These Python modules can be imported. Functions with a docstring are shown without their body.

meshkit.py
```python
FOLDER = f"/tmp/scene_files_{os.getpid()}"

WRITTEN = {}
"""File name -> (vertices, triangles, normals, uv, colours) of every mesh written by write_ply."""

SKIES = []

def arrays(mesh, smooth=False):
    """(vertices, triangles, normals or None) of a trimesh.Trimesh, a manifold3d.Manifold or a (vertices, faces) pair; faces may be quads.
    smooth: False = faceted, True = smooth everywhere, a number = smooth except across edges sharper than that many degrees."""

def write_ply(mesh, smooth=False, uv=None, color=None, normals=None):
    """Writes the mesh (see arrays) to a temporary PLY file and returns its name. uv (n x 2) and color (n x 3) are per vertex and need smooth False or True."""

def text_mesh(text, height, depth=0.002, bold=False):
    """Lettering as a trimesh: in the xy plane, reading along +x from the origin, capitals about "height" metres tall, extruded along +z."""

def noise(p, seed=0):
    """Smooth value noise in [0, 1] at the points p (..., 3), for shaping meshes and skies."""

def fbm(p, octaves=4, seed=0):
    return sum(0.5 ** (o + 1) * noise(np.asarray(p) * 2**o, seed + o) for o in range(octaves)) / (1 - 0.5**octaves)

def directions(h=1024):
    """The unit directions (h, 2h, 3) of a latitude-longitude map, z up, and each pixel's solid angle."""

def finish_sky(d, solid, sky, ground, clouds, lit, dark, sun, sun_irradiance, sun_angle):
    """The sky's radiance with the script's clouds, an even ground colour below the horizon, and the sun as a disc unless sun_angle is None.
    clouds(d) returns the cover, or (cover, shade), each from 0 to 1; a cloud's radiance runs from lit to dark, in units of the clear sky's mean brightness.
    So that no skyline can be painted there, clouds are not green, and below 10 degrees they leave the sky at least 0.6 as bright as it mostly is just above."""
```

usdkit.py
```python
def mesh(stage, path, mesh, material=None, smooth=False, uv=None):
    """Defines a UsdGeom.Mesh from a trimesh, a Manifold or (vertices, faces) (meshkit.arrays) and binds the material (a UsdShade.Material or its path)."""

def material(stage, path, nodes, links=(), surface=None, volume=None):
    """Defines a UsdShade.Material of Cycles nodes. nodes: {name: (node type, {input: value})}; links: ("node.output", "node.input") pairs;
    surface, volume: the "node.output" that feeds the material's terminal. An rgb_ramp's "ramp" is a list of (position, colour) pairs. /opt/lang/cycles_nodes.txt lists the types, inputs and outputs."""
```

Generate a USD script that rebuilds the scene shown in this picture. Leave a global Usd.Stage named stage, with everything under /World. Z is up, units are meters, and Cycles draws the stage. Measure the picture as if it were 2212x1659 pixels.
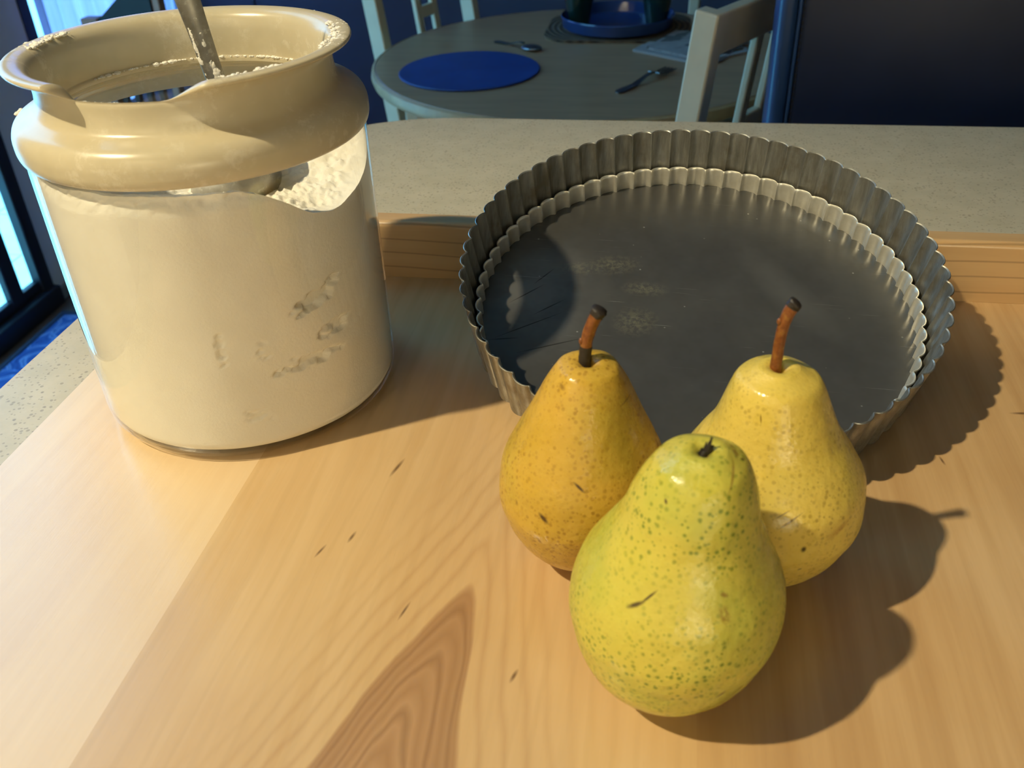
import math
import numpy as np
import trimesh
import usdkit
import meshkit
from pxr import Usd, UsdGeom, UsdLux, UsdShade, Gf, Sdf
from scipy.interpolate import PchipInterpolator

stage = Usd.Stage.CreateInMemory()
UsdGeom.SetStageUpAxis(stage, "Z")
UsdGeom.SetStageMetersPerUnit(stage, 1.0)
UsdGeom.Xform.Define(stage, "/World")
UsdGeom.Scope.Define(stage, "/World/Looks")
ZB = 0.92   # the top of the wooden board stands this far above the floor; most numbers below are measured from it

# ------------------------------------------------------------------ camera, light, exposure
cam = UsdGeom.Camera.Define(stage, "/World/camera")
F_PX = 1990.0
cam.CreateHorizontalApertureAttr(36.0)
cam.CreateVerticalApertureAttr(27.0)
cam.CreateFocalLengthAttr(36.0 * F_PX / 2212.0)
cam.CreateClippingRangeAttr(Gf.Vec2f(0.02, 100))
cam.CreateFStopAttr(16.0)
cam.CreateFocusDistanceAttr(0.5)
cam.CreateExposureAttr(0.0)
_R = np.array([0.98652, 0.15984, -0.03500])
_F = np.array([-0.15212, 0.81676, -0.55655])
_F /= np.linalg.norm(_F)
_R -= _F * (_R @ _F); _R /= np.linalg.norm(_R)
_U = np.cross(_R, _F)
EYE = np.array([0, 0, 0.286 + ZB])
UsdGeom.Xformable(cam).AddTransformOp().Set(Gf.Matrix4d(*_R, 0, *_U, 0, *(-_F), 0, *EYE, 1))

dome = UsdLux.DomeLight.Define(stage, "/World/sky_light")        # overcast afternoon sky outside the glazed wall
dome.CreateColorAttr(Gf.Vec3f(0.17, 0.57, 1.0))
dome.CreateIntensityAttr(1.45)

def spot_lamp(name, at, aim, intensity, angle, soft, color=(1.0, 0.86, 0.56), radius=0.035):
    l = UsdLux.SphereLight.Define(stage, f"/World/{name}")
    l.CreateRadiusAttr(radius); l.CreateColorAttr(Gf.Vec3f(*color)); l.CreateIntensityAttr(intensity)
    sh = UsdLux.ShapingAPI.Apply(l.GetPrim())
    sh.CreateShapingConeAngleAttr(angle); sh.CreateShapingConeSoftnessAttr(soft)
    at, aim = np.array(at, float), np.array(aim, float)
    z = at - aim; z /= np.linalg.norm(z)
    x = np.cross([0, 0, 1.0], z); x /= np.linalg.norm(x)
    y = np.cross(z, x)
    UsdGeom.Xformable(l).AddTransformOp().Set(Gf.Matrix4d(*x, 0, *y, 0, *z, 0, *(at + [0, 0, ZB]), 1))


spot_lamp("ceiling_spot_light", (-1.47, -0.43, 2.18), (-0.35, 0.16, 0.0), 6200.0, 21.0, 0.9)      # the warm spot over the island: the key light
spot_lamp("added_wall_fill_light", (-0.75, -0.70, 2.15), (-0.75, -1.30, 0.25), 9000.0, 31.0, 0.5)             # added unseen fill: bounces warm light off the white wall behind the camera
spot_lamp("added_low_fill_light", (0.55, -0.90, 0.58), (0.55, -1.30, 0.0), 2700.0, 50.0, 0.5)       # second added fill, unseen, bouncing warm light low off the same wall

sun = UsdLux.DistantLight.Define(stage, "/World/sun")            # low cool daylight along the house wall, on the paving only
sun.CreateAngleAttr(1.0)
sun.CreateColorAttr(Gf.Vec3f(0.16, 0.74, 1.0))
sun.CreateIntensityAttr(2.9)
sun.CreateNormalizeAttr(True)
_s = np.array([0.03, -0.5, 0.86]); _s /= np.linalg.norm(_s)
_sx = np.cross([0, 0, 1.0], _s); _sx /= np.linalg.norm(_sx)
UsdGeom.Xformable(sun).AddTransformOp().Set(Gf.Matrix4d(*_sx, 0, *np.cross(_s, _sx), 0, *_s, 0, 0, 0, 0, 1))


# ------------------------------------------------------------------ helpers
class G:
    """collects the nodes and links of one material"""
    def __init__(self):
        self.nodes, self.links = {}, []

    def n(self, kind, **kw):
        name = f"n{len(self.nodes)}"
        vals = {}
        for k, v in kw.items():
            if isinstance(v, str) and "." in v and v.split(".")[0] in self.nodes:
                self.links.append((v, f"{name}.{k}"))
            else:
                vals[k] = v
        self.nodes[name] = (kind, vals)
        return name

    def math(self, op, a, b=0.0, c=0.0, clamp=False):
        return self.n("math", math_type=op, value1=a, value2=b, value3=c, use_clamp=clamp) + ".value"

    def mix(self, fac, a, b, kind="mix"):
        return self.n("mix", mix_type=kind, fac=fac, color1=a, color2=b) + ".color"

    def ramp(self, fac, stops):
        return self.n("rgb_ramp", ramp=stops, fac=fac) + ".color"

    def rng(self, v, a, b, c=0.0, d=1.0):
        return self.n("map_range", value=v, from_min=a, from_max=b, to_min=c, to_max=d, clamp=True) + ".result"

    def obj(self):
        return self.n("texture_coordinate") + ".object"

    def scaled(self, vec, s, rot=(0, 0, 0), loc=(0, 0, 0)):
        return self.n("mapping", mapping_type="point", vector=vec, scale=s, rotation=rot, location=loc) + ".vector"

    def noise(self, vec, scale, detail=2.0, rough=0.5, dist=0.0):
        return self.n("noise_texture", vector=vec, scale=scale, detail=detail, roughness=rough, distortion=dist) + ".fac"

    def spot(self, vec, c, size, rot=(0, 0, 0), edge=0.5):
        m = self.n("mapping", mapping_type="texture", vector=vec, location=c, rotation=rot, scale=size) + ".vector"
        ln = self.n("vector_math", math_type="length", vector1=m) + ".value"
        return self.rng(ln, edge, 1.0, 1.0, 0.0)

    def most(self, masks):
        out = masks[0]
        for m in masks[1:]:
            out = self.math("maximum", out, m)
        return out

    def bump(self, h, strength=0.3, distance=0.001):
        return self.n("bump", height=h, strength=strength, distance=distance) + ".normal"

    def bsdf(self, **kw):
        return self.n("principled_bsdf", **kw) + ".BSDF"

    def make(self, name, surface):
        return usdkit.material(stage, f"/World/Looks/{name}", self.nodes, self.links, surface=surface)


def plain(name, color, rough=0.5, metal=0.0, var=0.06, scale=30.0, spec=0.5, **kw):
    g = G(); p = g.obj()
    nz = g.noise(p, scale, 4.0, 0.6)
    col = np.array(color)
    c = g.ramp(nz, [(0.25, tuple(col * (1 - var))), (0.75, tuple(np.minimum(col * (1 + var), 1)))])
    return g.make(name, g.bsdf(base_color=c, roughness=rough, metallic=metal, specular_ior_level=spec, **kw))


_taken = {}


def numbered(path):
    k = _taken.get(path, -1) + 1
    _taken[path] = k
    return path if k == 0 else f"{path}_{k:03d}"


def tag(prim, label=None, cat=None, group=None, kind=None):
    for k, v in (("label", label), ("category", cat), ("group", group), ("kind", kind)):
        if v:
            prim.SetCustomDataByKey(k, v)
    return prim


class Thing:
    def __init__(self, name, label, cat, loc=(0, 0, 0), rotz=0.0, group=None, kind=None):
        self.loc = np.array(loc, float)
        self.path = numbered(f"/World/{name}")
        x = UsdGeom.Xform.Define(stage, self.path)
        x.AddTranslateOp().Set(Gf.Vec3d(*(self.loc + [0, 0, ZB])))
        if rotz:
            x.AddRotateZOp().Set(rotz)
        self.prim = x.GetPrim()
        tag(self.prim, label, cat, group, kind)

    def part(self, name, mesh, mat, smooth=30, parent=None, label=None, kind=None, local=False):
        """mesh in board coordinates, or already local to the thing"""
        v, f = (np.array(mesh.vertices), np.array(mesh.faces)) if hasattr(mesh, "vertices") else (np.array(mesh[0], float), np.array(mesh[1]))
        if not local:
            v = v - self.loc
        path = numbered(f"{parent or self.path}/{name}")
        m = usdkit.mesh(stage, path, (v, f), mat, smooth)
        tag(m.GetPrim(), label, None, None, kind)
        return path


def structure(name, mesh, mat, label=None, cat=None, smooth=False, kind="structure"):
    m = usdkit.mesh(stage, numbered(f"/World/{name}"), mesh, mat, smooth)
    tag(m.GetPrim(), label, cat, None, kind)
    return m


def box(x0, x1, y0, y1, z0, z1, bevel=0.0):
    if bevel <= 0:
        m = trimesh.creation.box([x1 - x0, y1 - y0, z1 - z0])
        m.apply_translation([(x0 + x1) / 2, (y0 + y1) / 2, (z0 + z1) / 2])
        return m
    pts = []
    for sx in (0, 1):
        for sy in (0, 1):
            for sz in (0, 1):
                c = np.array([x1 if sx else x0, y1 if sy else y0, z1 if sz else z0])
                s = np.array([-1 if sx else 1, -1 if sy else 1, -1 if sz else 1]) * bevel
                k = 0.29
                for d in ((0, 1, 1), (1, 0, 1), (1, 1, 0), (k, k, 1), (k, 1, k), (1, k, k)):
                    pts.append(c + s * np.array(d))
    return trimesh.convex.convex_hull(np.array(pts))


def up(m):
    """a setting mesh given from the board's top, lifted to the floor-based frame"""
    m = m.copy(); m.apply_translation([0, 0, ZB]); return m


def cat(*ms):
    return trimesh.util.concatenate([trimesh.Trimesh(*m, process=False) if isinstance(m, tuple) else m for m in ms])


def lathe(profile, n=128, center=(0, 0, 0), warp=None):
    """closed or open profile of (r, z) turned about z; points on the axis become poles"""
    prof = np.asarray(profile, float)
    a = np.linspace(0, 2 * np.pi, n, endpoint=False)
    r, z = np.broadcast_to(prof[:, 0:1], (len(prof), n)).copy(), np.broadcast_to(prof[:, 1:2], (len(prof), n)).copy()
    if warp is not None:
        r, z = warp(r, z, np.broadcast_to(a, r.shape))
    v = np.stack([r * np.cos(a), r * np.sin(a), z], -1).reshape(-1, 3) + np.array(center)
    f = []
    i = np.arange(n); j = (i + 1) % n
    for k in range(len(prof) - 1):
        a0, a1, b0, b1 = k * n + i, k * n + j, (k + 1) * n + i, (k + 1) * n + j
        f.append(np.stack([a0, a1, b1], 1)); f.append(np.stack([a0, b1, b0], 1))
    return v, np.vstack(f)


def disc(r, z0, z1, n=96, center=(0, 0, 0), b=0.0):
    b = min(b, (z1 - z0) / 2.01)
    return lathe([(1e-5, z0), (r - b, z0), (r, z0 + b), (r, z1 - b), (r - b, z1), (1e-5, z1)], n, center)


def tube(path, radii, n=20, cap=True):
    """swept tube along points; radii scalar, per point, or (per point, per angle)"""
    p = np.asarray(path, float); m = len(p)
    t = np.gradient(p, axis=0); t /= np.linalg.norm(t, axis=1)[:, None]
    ref = np.array([0.0, 0, 1]) if abs(t[0, 2]) < 0.9 else np.array([1.0, 0, 0])
    u = np.cross(t[0], ref); u /= np.linalg.norm(u)
    ang = np.linspace(0, 2 * np.pi, n, endpoint=False)
    R = np.broadcast_to(np.asarray(radii, float).reshape(-1, 1) if np.ndim(radii) == 1 else radii, (m, n))
    rings = []
    for k in range(m):
        u = u - t[k] * (u @ t[k]); u /= np.linalg.norm(u)
        w = np.cross(t[k], u)
        rings.append(p[k] + R[k][:, None] * (np.cos(ang)[:, None] * u + np.sin(ang)[:, None] * w))
    v = np.vstack(rings); f = []
    i = np.arange(n); j = (i + 1) % n
    for k in range(m - 1):
        f.append(np.stack([k * n + i, k * n + j, (k + 1) * n + j], 1)); f.append(np.stack([k * n + i, (k + 1) * n + j, (k + 1) * n + i], 1))
    if cap:
        v = np.vstack([v, p[0], p[-1]])
        f.append(np.stack([j, i, np.full(n, m * n)], 1)); f.append(np.stack([(m - 1) * n + i, (m - 1) * n + j, np.full(n, m * n + 1)], 1))
    return v, np.vstack(f)


def bar(a, b, w, d, bevel=0.003, side=(1, 0, 0)):
    """a straight rectangular bar from a to b, w wide along side, d deep"""
    a, b = np.array(a, float), np.array(b, float)
    L = np.linalg.norm(b - a); t = (b - a) / L
    s = np.array(side, float); s -= t * (s @ t); s /= np.linalg.norm(s)
    q = np.cross(t, s)
    m = box(-w / 2, w / 2, -d / 2, d / 2, 0, L, bevel)
    M = np.eye(4); M[:3, 0], M[:3, 1], M[:3, 2], M[:3, 3] = s, q, t, a
    m.apply_transform(M)
    return m


rng = np.random.default_rng(7)

# ------------------------------------------------------------------ materials of the setting
M = {}
M["wall_white"] = plain("wall_white", (0.62, 0.60, 0.55), 0.8, scale=6)
M["wall_grey"] = plain("wall_grey", (0.80, 0.80, 0.79), 0.8, scale=6)
M["wall_navy"] = plain("wall_navy", (0.042, 0.046, 0.072), 0.7, scale=5)
M["ceiling"] = plain("ceiling_paint", (0.48, 0.47, 0.44), 0.9, scale=3)
M["frame_dark"] = plain("dark_frame", (0.012, 0.018, 0.03), 0.4)
M["baseboard"] = plain("baseboard_paint", (0.35, 0.36, 0.36), 0.6)

g = G(); p = g.obj()
tile = g.noise(p, 9, 5, 0.6)
c = g.ramp(tile, [(0.3, (0.10, 0.085, 0.075)), (0.6, (0.15, 0.13, 0.115)), (0.8, (0.19, 0.165, 0.14))])
M["floor"] = g.make("floor_tile", g.bsdf(base_color=c, roughness=0.45))

g = G(); p = g.obj()
c = g.ramp(g.noise(p, 14, 6, 0.7), [(0.3, (0.68, 0.67, 0.64)), (0.7, (0.78, 0.77, 0.74))])
M["paver"] = g.make("pale_paver", g.bsdf(base_color=c, roughness=0.9))

def schlick(g, f0):
    """mirror share of a clear surface, the same from both of its sides"""
    fc = g.n("layer_weight", blend=0.5) + ".facing"
    return g.math("multiply_add", g.math("power", fc, 5.0), 1.0 - f0, f0)


# clear pane: lets daylight through, mirrors a little
def pane(name, tint, rough=0.0, mn=0.02):
    g = G()
    fr = schlick(g, 0.04)
    t = g.n("transparent_bsdf", color=tint) + ".BSDF"
    gl = g.n("glossy_bsdf", color=(1, 1, 1), roughness=rough) + ".BSDF"
    return g.make(name, g.n("mix_closure", fac=fr, closure1=t, closure2=gl) + ".closure")

M["pane"] = pane("door_glass", (0.93, 0.96, 0.97))
M["jar_glass"] = pane("jar_glass", (0.975, 0.975, 0.965), 0.02)

g = G(); p = g.obj()
streak = g.noise(g.scaled(p, (14, 14, 0.8)), 3.0, 4, 0.6)
c = g.ramp(streak, [(0.3, (0.52, 0.40, 0.64)), (0.7, (0.76, 0.54, 0.90))])
tr = g.n("translucent_bsdf", color=c) + ".BSDF"
df = g.n("diffuse_bsdf", color=c) + ".BSDF"
M["sheer"] = g.make("sheer_curtain", g.n("mix_closure", fac=0.12, closure1=tr, closure2=df) + ".closure")

# ------------------------------------------------------------------ room shell (x: along the board, y: away from the camera)
XL, XR, YF, YB = -1.67, 3.2, -1.3, 3.10
ZF, ZC = -ZB, 2.75
structure("floor", up(box(XL - 0.04, XR + 0.15, YF - 0.15, YB + 0.15, ZF - 0.1, ZF)), M["floor"])
structure("ceiling", up(box(XL - 0.04, XR + 0.15, YF - 0.15, YB + 0.15, ZC, ZC + 0.1)), M["ceiling"])
structure("wall_back", up(box(XL - 0.04, XR + 0.15, YB, YB + 0.15, ZF, ZC)), M["wall_navy"])
structure("wall_right", up(box(XR, XR + 0.15, YF, YB, ZF, ZC)), M["wall_navy"])
structure("wall_front", up(box(XL - 0.04, XR + 0.15, YF - 0.15, YF, ZF, ZC)), M["wall_white"])
DY0, DY1, DZ1 = 0.93, 2.045, 2.35          # the glazed door's opening
WY0, WY1, WZ0, WZ1 = 2.265, 3.04, -0.80, 1.6   # the curtained window's opening
structure("wall_left", up(cat(
    box(XL - 0.04, XL, YF, DY0, ZF, ZC),
    box(XL - 0.04, XL, DY0, DY1, DZ1, ZC),
    box(XL - 0.04, XL, DY1, WY0, ZF, ZC),
    box(XL - 0.04, XL, WY0, WY1, ZF, WZ0), box(XL - 0.04, XL, WY0, WY1, WZ1, ZC),
    box(XL - 0.04, XL, WY1, YB, ZF, ZC))), M["wall_grey"])
structure("baseboard_left", up(box(XL, XL + 0.012, DY1 + 0.002, YB, ZF, ZF + 0.035)), M["baseboard"])
structure("trim_1", up(box(-1.411, -1.402, YB - 0.006, YB, ZF, ZC)), M["frame_dark"])

# sliding glass door
D = Thing("door_1", "dark framed glass sliding door opening onto pale paving", "door", (XL, 1.0, ZF), kind="structure")
D.part("frame", cat(box(XL - 0.024, XL + 0.006, DY1 - 0.045, DY1, ZF, DZ1, 0.004), box(XL - 0.024, XL + 0.006, DY0, DY0 + 0.05, ZF, DZ1, 0.004),
                    box(XL - 0.024, XL + 0.006, DY0 + 0.05, DY1 - 0.045, DZ1 - 0.05, DZ1, 0.004)), M["frame_dark"], False)
D.part("sill", box(XL - 0.03, XL + 0.025, DY0, DY1, ZF, ZF + 0.055, 0.004), M["frame_dark"], False)
D.part("stile", box(XL - 0.024, XL - 0.004, 1.885, 1.935, ZF + 0.055, DZ1 - 0.05, 0.003), M["frame_dark"], False)
D.part("bottom_rail", box(XL - 0.024, XL - 0.004, DY0 + 0.05, 1.885, ZF + 0.055, ZF + 0.085, 0.003), M["frame_dark"], False)
D.part("bottom_rail", box(XL - 0.024, XL - 0.004, 1.935, DY1 - 0.045, ZF + 0.055, ZF + 0.085, 0.003), M["frame_dark"], False)
D.part("pane", box(XL - 0.016, XL - 0.012, DY0 + 0.05, 1.885, ZF + 0.085, DZ1 - 0.05), M["pane"], False)
D.part("pane", box(XL - 0.016, XL - 0.012, 1.935, DY1 - 0.045, ZF + 0.085, DZ1 - 0.05), M["pane"], False)

# window behind the sheer curtain
Wn = Thing("window_1", "tall window hidden behind the pale blue lit sheer curtain", "window", (XL, 2.6, WZ0), kind="structure")
Wn.part("frame", cat(box(XL - 0.035, XL + 0.004, WY0, WY0 + 0.04, WZ0, WZ1), box(XL - 0.035, XL + 0.004, WY1 - 0.04, WY1, WZ0, WZ1),
                     box(XL - 0.035, XL + 0.004, WY0 + 0.04, WY1 - 0.04, WZ0, WZ0 + 0.04), box(XL - 0.035, XL + 0.004, WY0 + 0.04, WY1 - 0.04, WZ1 - 0.04, WZ1)), M["frame_dark"], False)
Wn.part("pane", box(XL - 0.022, XL - 0.018, WY0 + 0.04, WY1 - 0.04, WZ0 + 0.04, WZ1 - 0.04), M["pane"], False)

# sheer curtain in soft pleats
yy = np.linspace(2.262, 3.05, 240)
pl = 0.012 * np.sin((yy - 2.26) * 2 * np.pi / 0.075) + 0.006 * np.sin((yy - 2.26) * 2 * np.pi / 0.19 + 1)
xx = XL + 0.045 + pl
zs = [-0.885, 0.4, 1.68]
fr = np.array([[x, y, z] for z in zs for x, y in zip(xx, yy)])
bk = fr - [0.0015, 0, 0]
n = len(yy); f = []
for k in range(len(zs) - 1):
    for i in range(n - 1):
        a, b, c_, d = k * n + i, k * n + i + 1, (k + 1) * n + i + 1, (k + 1) * n + i
        f += [[a, c_, b], [a, d, c_]]
Cu = Thing("curtain", "sheer pleated curtain glowing blue with daylight at far left", "curtain", (XL + 0.045, 2.65, -0.885))
Cu.part("panel", (fr, np.array(f)), M["sheer"], True)
Cu.part("rod", tube([(XL + 0.045, 2.22, 1.69), (XL + 0.045, 3.08, 1.69)], [0.01, 0.01], 12), M["frame_dark"])

# paving outside the door
P = Thing("patio", "pale square pavers outside the glass door", "paving", (-3.2, 1.5, -1.02), kind="structure")
for i in range(11):
    for j in range(14):
        x0, y0 = -1.73 - 0.30 * (i + 1), -0.6 + 0.30 * j
        dz = rng.uniform(-0.002, 0.002)
        P.part("paver", box(x0 + 0.004, x0 + 0.296, y0 + 0.004, y0 + 0.296, -1.02, -0.96 + dz, 0.004), M["paver"], False)
P.part("bedding", box(-5.1, -1.725, -0.7, 3.7, -1.05, -0.985), M["wall_grey"], False)

# ------------------------------------------------------------------ patterned mat by the door
g = G(); p = g.obj()
vo = g.n("voronoi_texture", vector=p, scale=7.5, feature="f1", randomness=0.55)
wv = g.n("wave_texture", wave_type="rings", rings_direction="spherical", vector=vo + ".position", scale=1.0)
ring = g.math("sine", g.math("multiply", vo + ".distance", 26.0))
fine = g.math("sine", g.math("add", g.math("multiply", vo + ".distance", 60.0), g.math("multiply", g.noise(p, 25, 2), 14.0)))
pat = g.math("add", g.math("multiply", ring, 0.6), g.math("multiply", fine, 0.4))
c = g.ramp(g.rng(pat, -1, 1), [(0.0, (0.025, 0.07, 0.27)), (0.5, (0.04, 0.12, 0.42)), (0.66, (0.12, 0.25, 0.62)), (0.8, (0.22, 0.36, 0.66)), (1.0, (0.04, 0.12, 0.40))])
M["mat"] = g.make("scroll_mat", g.bsdf(base_color=c, roughness=0.9))
T = Thing("door_mat", "blue mat with pale scroll pattern on the floor by the glass door", "mat", (-1.30, 1.45, ZF))
T.part("pile", box(-1.60, -0.95, 0.75, 1.965, ZF, ZF + 0.008, 0.003), M["mat"], False)
M["mat_edge"] = plain("mat_binding", (0.03, 0.05, 0.10), 0.9)
T.part("binding", cat(box(-1.612, -1.60, 0.738, 1.977, ZF, ZF + 0.010), box(-0.95, -0.938, 0.738, 1.977, ZF, ZF + 0.010),
                      box(-1.60, -0.95, 0.738, 0.75, ZF, ZF + 0.010), box(-1.60, -0.95, 1.965, 1.977, ZF, ZF + 0.010)), M["mat_edge"], False)

# ------------------------------------------------------------------ kitchen island with a speckled stone top
BT = 0.020    # board thickness
g = G(); p = g.obj()
base = g.ramp(g.noise(p, 40, 5, 0.65), [(0.3, (0.50, 0.43, 0.285)), (0.7, (0.59, 0.505, 0.345))])
v1 = g.n("voronoi_texture", vector=p, scale=270, feature="f1", randomness=1.0)
sel = g.n("separate_color", color=v1 + ".color")
m1 = g.math("multiply", g.rng(v1 + ".distance", 0.22, 0.36, 1, 0), g.rng(sel + ".r", 0.72, 0.76))
v2 = g.n("voronoi_texture", vector=p, scale=420, feature="f1", randomness=1.0)
sel2 = g.n("separate_color", color=v2 + ".color")
m2 = g.math("multiply", g.rng(v2 + ".distance", 0.22, 0.40, 1, 0), g.rng(sel2 + ".g", 0.66, 0.72))
c = g.mix(g.math("multiply", m1, 0.5), base, (0.20, 0.15, 0.09))
c = g.mix(g.math("multiply", m2, 0.55), c, (0.24, 0.19, 0.13))
M["quartz"] = g.make("speckled_quartz", g.bsdf(base_color=c, roughness=0.30, specular_ior_level=0.4))
M["cabinet"] = plain("island_paint", (0.30, 0.30, 0.29), 0.5)
cx0, cx1, cy0, cy1, cr = -0.397, 2.2, -0.25, 0.942, 0.18
from shapely.geometry import Polygon, Point, box as sbox
from shapely import union_all
outl = union_all([sbox(cx0, cy0, cx1, cy1 - cr), sbox(cx0 + cr, cy0, cx1, cy1), Point(cx0 + cr, cy1 - cr).buffer(cr, 48)])
I = Thing("kitchen_island", "kitchen island with pale speckled stone worktop and rounded far corner", "counter", (0.8, 0.35, ZF))
lay = []
for inset, z in ((0.002, -BT - 0.04), (0.0, -BT - 0.037), (0.0, -BT - 0.003), (0.003, -BT)):
    lay.append((outl.buffer(-inset), z))
wt = trimesh.creation.extrude_polygon(outl.buffer(-0.0015), 0.04, engine="earcut"); wt.apply_translation([0, 0, -BT - 0.04])
I.part("worktop", wt, M["quartz"], 30)
I.part("cabinet", box(-0.33, 2.15, -0.20, 0.66, ZF + 0.08, -BT - 0.04, 0.003), M["cabinet"], False)
I.part("plinth", box(-0.28, 2.10, -0.14, 0.60, ZF, ZF + 0.08), M["frame_dark"], False)

# ------------------------------------------------------------------ pastry board: maple planks with a raised rail at the back
def maple(name, light, dark, flame=False, flecks=(), seed=0.0, streak_amt=0.5, horizontal=False):
    g = G(); p = g.obj()
    pp = g.scaled(p, (1, 1, 1), (0, 0, 0), (seed, seed * 0.7, seed * 0.3))
    s_f = (3, 60, 60) if horizontal else (95, 4.5, 30)
    fib = g.noise(g.scaled(pp, s_f), 1.0, 5, 0.6)
    pore = g.noise(g.scaled(pp, (60, 1100, 900) if horizontal else (1300, 90, 300)), 1.0, 3, 0.6)
    big = g.noise(pp, 9.0, 3, 0.5)
    light, dark = np.array(light), np.array(dark)
    t = g.math("add", g.math("multiply", fib, streak_amt), g.math("multiply", big, 1 - streak_amt))
    c = g.ramp(t, [(0.30, tuple(dark)), (0.50, tuple((light + dark) / 2)), (0.68, tuple(light))])
    if horizontal:
        xyz = g.n("separate_xyz", vector=p)
        w = g.math("add", g.math("multiply", xyz + ".z", 620.0), g.math("multiply", g.noise(g.scaled(pp, (5, 2, 20)), 1.0, 2), 7.0))
        line = g.rng(g.math("sine", w), 0.90, 1.0)
        c = g.mix(g.math("multiply", line, 0.55), c, tuple(dark * 0.45))
    if flame:
        xyz = g.n("separate_xyz", vector=p)
        wob = g.noise(g.scaled(p, (26, 9, 1)), 1.0, 2, 0.5)
        x0 = g.math("add", g.math("multiply", xyz + ".y", 0.12), -0.076 - 0.12 * 0.24)
        dx = g.math("add", g.math("subtract", xyz + ".x", x0), g.math("multiply", g.math("subtract", wob, 0.5), 0.018))
        rr = g.math("sqrt", g.math("add", g.math("multiply", dx, dx), 0.000016))
        v = g.math("add", xyz + ".y", g.math("multiply", g.math("subtract", rr, 0.004), 4.2))
        v = g.math("add", v, g.math("multiply", g.math("subtract", g.noise(g.scaled(p, (70, 16, 1)), 1.0, 3), 0.5), 0.020))
        tri = g.math("pingpong", g.math("multiply", v, 58.0), 1.0)
        lines = g.math("multiply", g.rng(tri, 0.45, 1.0), g.rng(v, 0.50, 0.34))
        c = g.mix(g.math("multiply", lines, 0.34), c, tuple(dark * np.array([0.72, 0.62, 0.52])))
        core = g.rng(v, 0.270, 0.262)
        inner = g.ramp(g.math("pingpong", g.math("multiply", v, 75.0), 1.0), [(0.0, (0.36, 0.185, 0.075)), (0.6, (0.45, 0.25, 0.115)), (1.0, (0.30, 0.15, 0.06))])
        inner = g.mix(g.math("multiply", g.rng(v, 0.20, 0.255), 0.35), inner, (0.30, 0.15, 0.06))
        c = g.mix(g.math("multiply", core, 0.88), c, inner)
        # shorter loops of grain on the right of the flame
        lp = g.n("wave_texture", wave_type="bands", bands_direction="x", vector=g.scaled(p, (1, 0.22, 1), (0, 0, 0.05)), scale=30.0, distortion=7.0, detail=2.0, detail_scale=1.2)
        c = g.mix(g.math("multiply", g.rng(lp + ".fac", 0.75, 1.0), 0.09), c, tuple(dark * 0.65))
    c = g.mix(g.math("multiply", g.rng(pore, 0.62, 0.75), 0.10), c, tuple(dark * 0.5))
    if flecks:
        ms = g.most([g.spot(p, (fx, fy, 0), (w_, l_, 1.0), (0, 0, rt), 0.2) for fx, fy, w_, l_, rt in flecks])
        c = g.mix(g.math("multiply", ms, 0.8), c, (0.10, 0.045, 0.015))
    bn = g.bump(g.math("add", pore, g.math("multiply", fib, 0.5)), 0.10, 0.0004)
    r = g.rng(fib, 0.3, 0.7, 0.30, 0.38)
    return g.make(name, g.bsdf(base_color=c, roughness=r, specular_ior_level=0.5, coat_weight=0.8, coat_roughness=0.22, coat_ior=1.5, normal=bn))

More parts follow.
